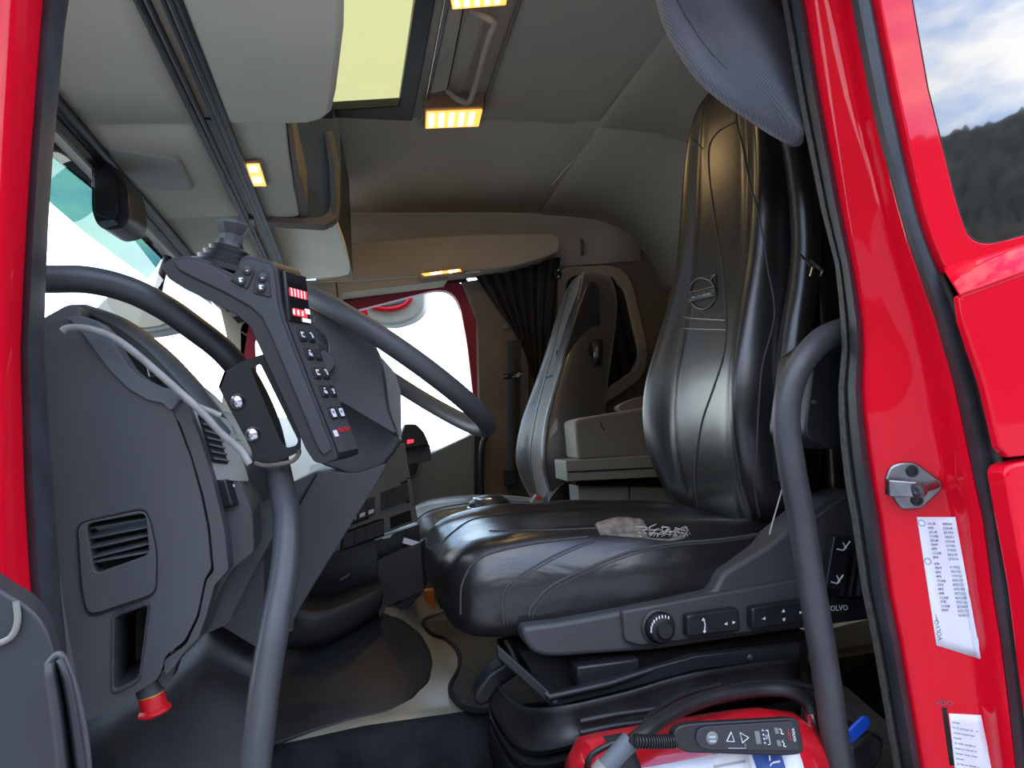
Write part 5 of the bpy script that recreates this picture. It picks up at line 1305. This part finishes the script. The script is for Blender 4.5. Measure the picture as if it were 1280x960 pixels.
for k in range(12):
    sprint(rr.choice(['1CAB', '2SUB', '3TR', '4FR', '7RM', '9BX']), .24, .355+k*.032, .0048, M['ink'])
    sprint(str(rr.randint(100000, 999999)), .62, .365+k*.032, .0048, M['ink'])
for t_ in (.045, .34):
    p_ = srow(.10, t_, 0, 0)[0]; c_ = pil(*p_)+nq*.0034
    tube('ring_mark', [c_+along*math.cos(a)*.0042+upv*math.sin(a)*.0042 for a in [2*math.pi*j/14 for j in range(14)]], .0004, M['ink'], s1, n=5, sm=0, closed=True)
p_ = srow(.10, .87, 0, 0)[0]
text('printed_line', 'VOLVO', pil(*p_)+nq*.0034, upv, -along, .0085, M['ink'], s1, 'CENTER', .0001)
p_ = srow(.10, .78, 0, 0)[0]
text('printed_line', '20570013', pil(*p_)+nq*.0034, upv, -along, .003, M['ink'], s1, 'CENTER', .0001)
s2 = thing('lower_sticker', 'white printed sticker beside a dark slot at the foot of the pillar', 'sticker', pil(1215, 930))
def grid2(l0, r0, l1, r1, n=8, off=.0025):
    rows = []
    for j in range(n+1):
        f = j/n
        l = (l0[0]+(l1[0]-l0[0])*f, l0[1]+(l1[1]-l0[1])*f); r_ = (r0[0]+(r1[0]-r0[0])*f, r0[1]+(r1[1]-r0[1])*f)
        rows.append([pil(l[0]+(r_[0]-l[0])*k/5, l[1]+(r_[1]-l[1])*k/5)+nq*off for k in range(6)])
    return rows
sheet('paper', grid2((1186, 891), (1226, 893), (1196, 985), (1245, 985)), M['white_gloss'], s2, .0008)
for k in range(13):
    f = .05+k*.07
    a = (1189.5+10*f, 896+92*f); u_ = 0
    while u_ < 27:
        w = rr.choice([3, 5, 7, 9])
        sheet('printed_line', [[pil(a[0]+u_+w*j/3, a[1]+.18*(u_+w*j/3)+(0 if d_ == 0 else 1.6))+nq*.0034 for j in range(4)] for d_ in (0, 1)], M['ink_lt'], s2, .0003)
        u_ += w+1.5
        if rr.random() < .2: break
sheet('dark_slot', grid2((1177, 884), (1183, 884), (1187, 956), (1193, 956), 5, .002), M['void'], s2, .001)
p_ = pil(1180, 878); text('printed_line', 'VDO', p_+nq*.003, along, upv, .010, M['ink'], s2, 'CENTER', .0001)

# ---- fire extinguisher lying by the seat base, with hose and handset
def extinguisher():
    t = thing('fire_extinguisher', 'red fire extinguisher lying on its side below the driver seat', 'fire extinguisher', at(880, 990, 1.0))
    a, b = at(742, 998, .965), at(982, 952, .965)
    ax = (b-a).normalized(); r = .080
    prof = [(.0, -.03), (.055, -.025), (.078, -.005), (r, .02), (r, (b-a).length*.75), (.078, (b-a).length*.9), (.066, (b-a).length+.022), (.035, (b-a).length+.055), (.018, (b-a).length+.065), (.018, (b-a).length+.09), (0, (b-a).length+.09)]
    lathe('cylinder', a, ax, prof, M['ext_red'], t, 40)
    e1 = ax.orthogonal(); 
    # wrap-around label
    front = V((0, -1, 0)); front = (front-ax*front.dot(ax)).normalized(); upw = ax.cross(front)
    if upw.z < 0: upw = -upw
    def surf(s, an, off=.001): return a+ax*s+(front*math.cos(an)+upw*math.sin(an))*(r+off)
    L_ = (b-a).length
    def wrap(name, s0, s1, a0, a1, m, off=.001):
        return sheet(name, [[surf(s0+(s1-s0)*i/3, a0+(a1-a0)*j/12, off) for i in range(4)] for j in range(13)], m, t, .0006)
    wrap('label', .045, L_*.93, -1.0, .78, M['white_gloss'])
    wrap('blue_panel', L_*.70, L_*.92, -1.0, .77, M['navy'], .0018)
    wrap('white_bar', L_*.84, L_*.93, -1.0, .6, M['white_gloss'], .0022)
    wrap('red_square', L_*.36, L_*.47, .10, .50, M['redprint'], .0018)
    wrap('pale_square', L_*.50, L_*.68, .2, .74, M['white'], .0016)
    for k in range(7): wrap('printed_line', .075, L_*.33, .68-k*.1, .64-k*.1, M['ink_lt'], .0018)
    for k in range(4): wrap('printed_line', L_*.5, L_*.66, .62-k*.12, .58-k*.12, M['ink_lt'], .0020)
    text('label_lettering', 'SLUK', surf(L_*.79, .48, .0026), -upw, ax, .024, M['white'], t, 'CENTER', .0002)
    text('label_lettering', 'P', surf(L_*.415, .32, .0026), ax, upw, .022, M['white'], t, 'CENTER', .0002)
    text('label_lettering', 'CE', surf(.062, .55, .0026), -upw, ax, .016, M['ink'], t, 'CENTER', .0002)
    wrap('strap', .018, .05, -1.2, 1.5, M['dash_dark'], .003)
    wrap('blue_edge', .0, .012, -1.0, .9, M['navy'], .0012)
    wrap('white_edge', -.006, .0, -1.0, .9, M['white_gloss'], .0012)
    # hose over the top with crimped metal fitting
    tube('hose', [at(752, 968, .885), at(772, 945, .885), at(800, 920, .89), at(830, 898, .92), at(865, 880, .95), at(905, 868, .97), at(950, 862, .98), at(985, 864, .975), at(1008, 876, .97), at(1015, 890, .965)], .0105, M['rubber_dark'], t, n=14)
    tube('metal_fitting', [at(1014, 888, .965), at(1021, 914, .965)], .0125, M['chrome'], t, n=14, sm=0)
    tube('metal_neck', [at(1021, 914, .965), at(1028, 950, .965), at(1030, 975, .965)], .008, M['steel'], t, n=12)
    lathe('metal_valve', at(1030, 955, .965), (0, -1, .2), [(0, .012), (.011, .011), (.012, -.01), (0, -.01)], M['steel'], t, 12)
    tube('nozzle', [at(788, 925, .885), at(752, 965, .882)], .0125, M['slate'], t, n=14, sm=0)
    tube('nozzle_ring', [at(757, 958, .882), at(749, 968, .882)], .0135, M['dash_light'], t, n=14, sm=0)
    return t
extinguisher()
def handset():
    t = thing('handset', 'black slim wired handset with button icons resting on the extinguisher', 'handset', at(925, 940, .875))
    Y = .862
    o = [(843, 914), (850, 907), (866, 904), (990, 897), (998, 899), (1006, 938), (1000, 943), (980, 945), (860, 941), (848, 936), (843, 925)]
    n_ = V((.0, -1, .25)).normalized()
    slab('body', rnd(ats(o, Y), .006), -n_*.02, M['black'], t, bevel=.004, seg=3)
    q = Quad(at(845, 907, Y-.001), at(995, 898, Y-.001), at(1004, 941, Y-.001), at(848, 940, Y-.001))
    slab('keypad', rnd([q(s, t_, .0) for s, t_ in ((.14, .5), (.17, .16), (.24, .08), (.96, .06), (.97, .92), (.24, .9), (.17, .8))], .004), q.n*.0018, M['dash_dark'], t, bevel=.0006)
    def ring(c, r, name='icon', m='ink_lt', k=18):
        tube(name, [q(c[0]+r*math.cos(2*math.pi*j/k)*.28, c[1]+r*math.sin(2*math.pi*j/k), .0022) for j in range(k)], .0006, M[m], t, n=5, sm=0, closed=True)
    c_ = q(.27, .48, .0018)
    lathe('round_key', c_, q.n, [(.0082, 0), (.0082, .001), (.0074, .0016), (0, .0016)], M['console'], t, 20)
    for tt in (.4, .55): q.pad('key_bar', .245, .295, tt, tt+.06, .0034, .0038, M['ink_lt'], t)
    for s, d in ((.42, 1), (.53, -1)):
        pts = [q(s-.03*d, .62 if d > 0 else .34, .0022), q(s+.03, .62 if d > 0 else .48, .0022), q(s+(.0 if d > 0 else -.03), .30 if d > 0 else .66, .0022)]
        if d > 0: pts = [q(s-.035, .60, .0022), q(s+.025, .62, .0022), q(s+.01, .30, .0022)]
        else: pts = [q(s-.03, .32, .0022), q(s+.035, .50, .0022), q(s-.02, .66, .0022)]
        tube('arrow_key', pts, .0008, M['white'], t, n=5, sm=0, closed=True)
    tube('bracket_line', [q(.39, .84, .002), q(.53, .84, .002), q(.53, .70, .002)], .0005, M['ink_lt'], t, n=4, sm=0)
    q.pad('display_key', .62, .66, .30, .70, .0018, .003, M['console'], t, r=.001)
    for k in range(4): q.pad('icon', .685+.0*k, .70, .26+k*.13, .32+k*.13, .0018, .0022, M['ink_lt'], t)
    tube('icon', [q(.715, .3, .002), q(.735, .28, .002), q(.735, .72, .002), q(.715, .74, .002)], .0005, M['white'], t, n=4, sm=0)
    q.text('key_number', '06', .715, .5, .006, M['ink_lt'], t, h=.002, along=-q.up, up=q.s)
    for k, m in enumerate(('ink_lt', 'ink_lt')):
        q.pad('status_mark', .79, .822, .22+k*.38, .40+k*.38, .0018, .003, M['console'], t, r=.001)
        tube('icon', [q(.835, .26+k*.38, .002), q(.85, .32+k*.38, .002), q(.84, .4+k*.38, .002), q(.86, .42+k*.38, .002)], .0007, M['white'], t, n=4, sm=2)
    q.text('key_number', '+', .845, .62, .006, mat('green_print', (.1, .4, .15), .5), t, h=.0021)
    q.text('maker_lettering', 'VOLVO', .945, .46, .0052, M['white'], t, h=.002, along=-q.up, up=q.s)
    q.text('red_lettering', 'LIGHT', .905, .46, .0052, M['redprint'], t, h=.002, along=-q.up, up=q.s)
    # ribbed strain relief and lead
    path = ats([(846, 926), (830, 927), (812, 927), (792, 926)], Y+.008)
    core = cr(path, 6)
    tube('strain_relief', core, .006, M['rubber_dark'], t, n=10, sm=0)
    for k in range(1, len(core)-1, 1):
        d_ = (core[k+1]-core[k-1]).normalized()
        lathe('relief_rib', core[k]-d_*.0012, d_, [(.006, 0), (.0088, .0004), (.0088, .0018), (.006, .0024)], M['black'], t, 12)
    tube('lead', [at(792, 926, Y+.008), at(775, 927, .90), at(755, 934, .905), at(738, 946, .91), at(734, 965, .92), at(738, 990, .92)], .0042, M['rubber_dark'], t, n=10)
    tube('lead', [at(800, 924, .905), at(806, 905, .915), at(815, 893, .93), at(850, 870, .97), at(900, 856, 1.0)], .0042, M['rubber_dark'], t, n=10)
    return t
handset()
for k, (dv, lab) in enumerate(((0, 'upper thin black cable running behind the extinguisher'), (14, 'lower thin black cable running behind the extinguisher'))):
    o = tube('black_cable', ats([(725, 902+dv), (770, 893+dv), (830, 884+dv), (900, 862+dv), (960, 852+dv), (1010, 858+dv), (1040, 868+dv)], 1.045), .005, M['rubber_dark'], None, n=8)
    tag(o, lab, 'cable')
# blue tag and black block on the sill
bt = thing('blue_tag', 'bright blue plastic key tag on a black block near the pillar foot', 'tag', at(1074, 925, .98))
slab('plate', rnd(ats([(1059, 915), (1080, 895), (1087, 897), (1089, 908), (1068, 929), (1061, 931)], .985), .004), (0, .006, 0), M['blue_tag'], bt, bevel=.002)
lathe('hole', at(1066, 923, .984), (0, -1, 0), [(0, .001), (.004, .001), (.004, 0)], M['navy'], bt, 12)
bb = slab('black_block', rnd(ats([(1062, 935), (1092, 915), (1106, 924), (1104, 948), (1092, 966), (1066, 968)], 1.0), .008), (0, .06, 0), M['black'], None, bevel=.006, seg=3)
tag(bb, 'lumpy black plastic block lying behind the blue tag', 'block')
# rear floor step behind the seat, seen under the seat carrier
slab('rear_step', [at(985, 800, 1.5), at(1100, 770, 1.5), at(1160, 860, 1.5), at(1160, 900, 1.5), at(985, 830, 1.5)], (.0, .05, 0), M['cream'], fl)
slab('rear_step_face', [at(985, 828, 1.48), at(1165, 893, 1.48), at(1180, 1000, 1.48), at(985, 930, 1.48)], (.0, .05, 0), M['void'], fl)
slab('rear_carpet', [at(1010, 845, 1.3), at(1060, 860, 1.25), at(1140, 930, 1.15), at(1140, 1000, 1.1), at(1010, 1000, 1.1)], (.0, .05, 0), M['mat'], fl)
# open driver door at the lower left: inner trim with a moulded pull
d2 = struct('door_2', (-.3, .5, .2), 'open driver door with grey inner trim')
rows = []
top = cr([V(p) for p in [(-90, 700, 0), (-20, 720, 0), (0, 740, 0), (22, 750, 0), (50, 772, 0), (66, 798, 0), (72, 830, 0), (92, 900, 0), (105, 1000, 0)]], 4)
for off in (0, .02, .05):
    pass
ol = [(-90, 700), (-10, 728), (8, 742), (28, 752), (50, 770), (64, 796), (72, 830), (90, 910), (100, 1000), (-90, 1000)]
slab('trim', rnd(ats(ol, .62), .012), (-.02, .06, 0), M['dash_dark'], d2, bevel=.014, seg=4)
tube('trim_crease', ats([(-6, 806), (14, 796), (22, 776), (20, 752)], .617), .0025, M['dash_light'], d2, n=8)
rows = []
for u0, v0, u1, v1 in ((58, 830, 80, 822), (58, 846, 92, 850), (62, 870, 98, 880), (66, 900, 103, 910), (70, 940, 109, 950), (74, 1000, 116, 1000)):
    rows.append([at(u0+(u1-u0)*f, v0+(v1-v0)*f, .60-.018*math.sin(f*math.pi*3)*(1 if f < .8 else .3)-.01*math.sin(math.pi*f)) for f in [k/14 for k in range(15)]])
sheet('door_pull', rows, M['dash_dark'], d2, .004, ang=180)
tube('pull_edge', ats([(60, 832), (70, 820), (78, 822), (90, 850), (100, 890), (108, 940), (112, 1000)], .592), .003, M['dash'], d2, n=8)
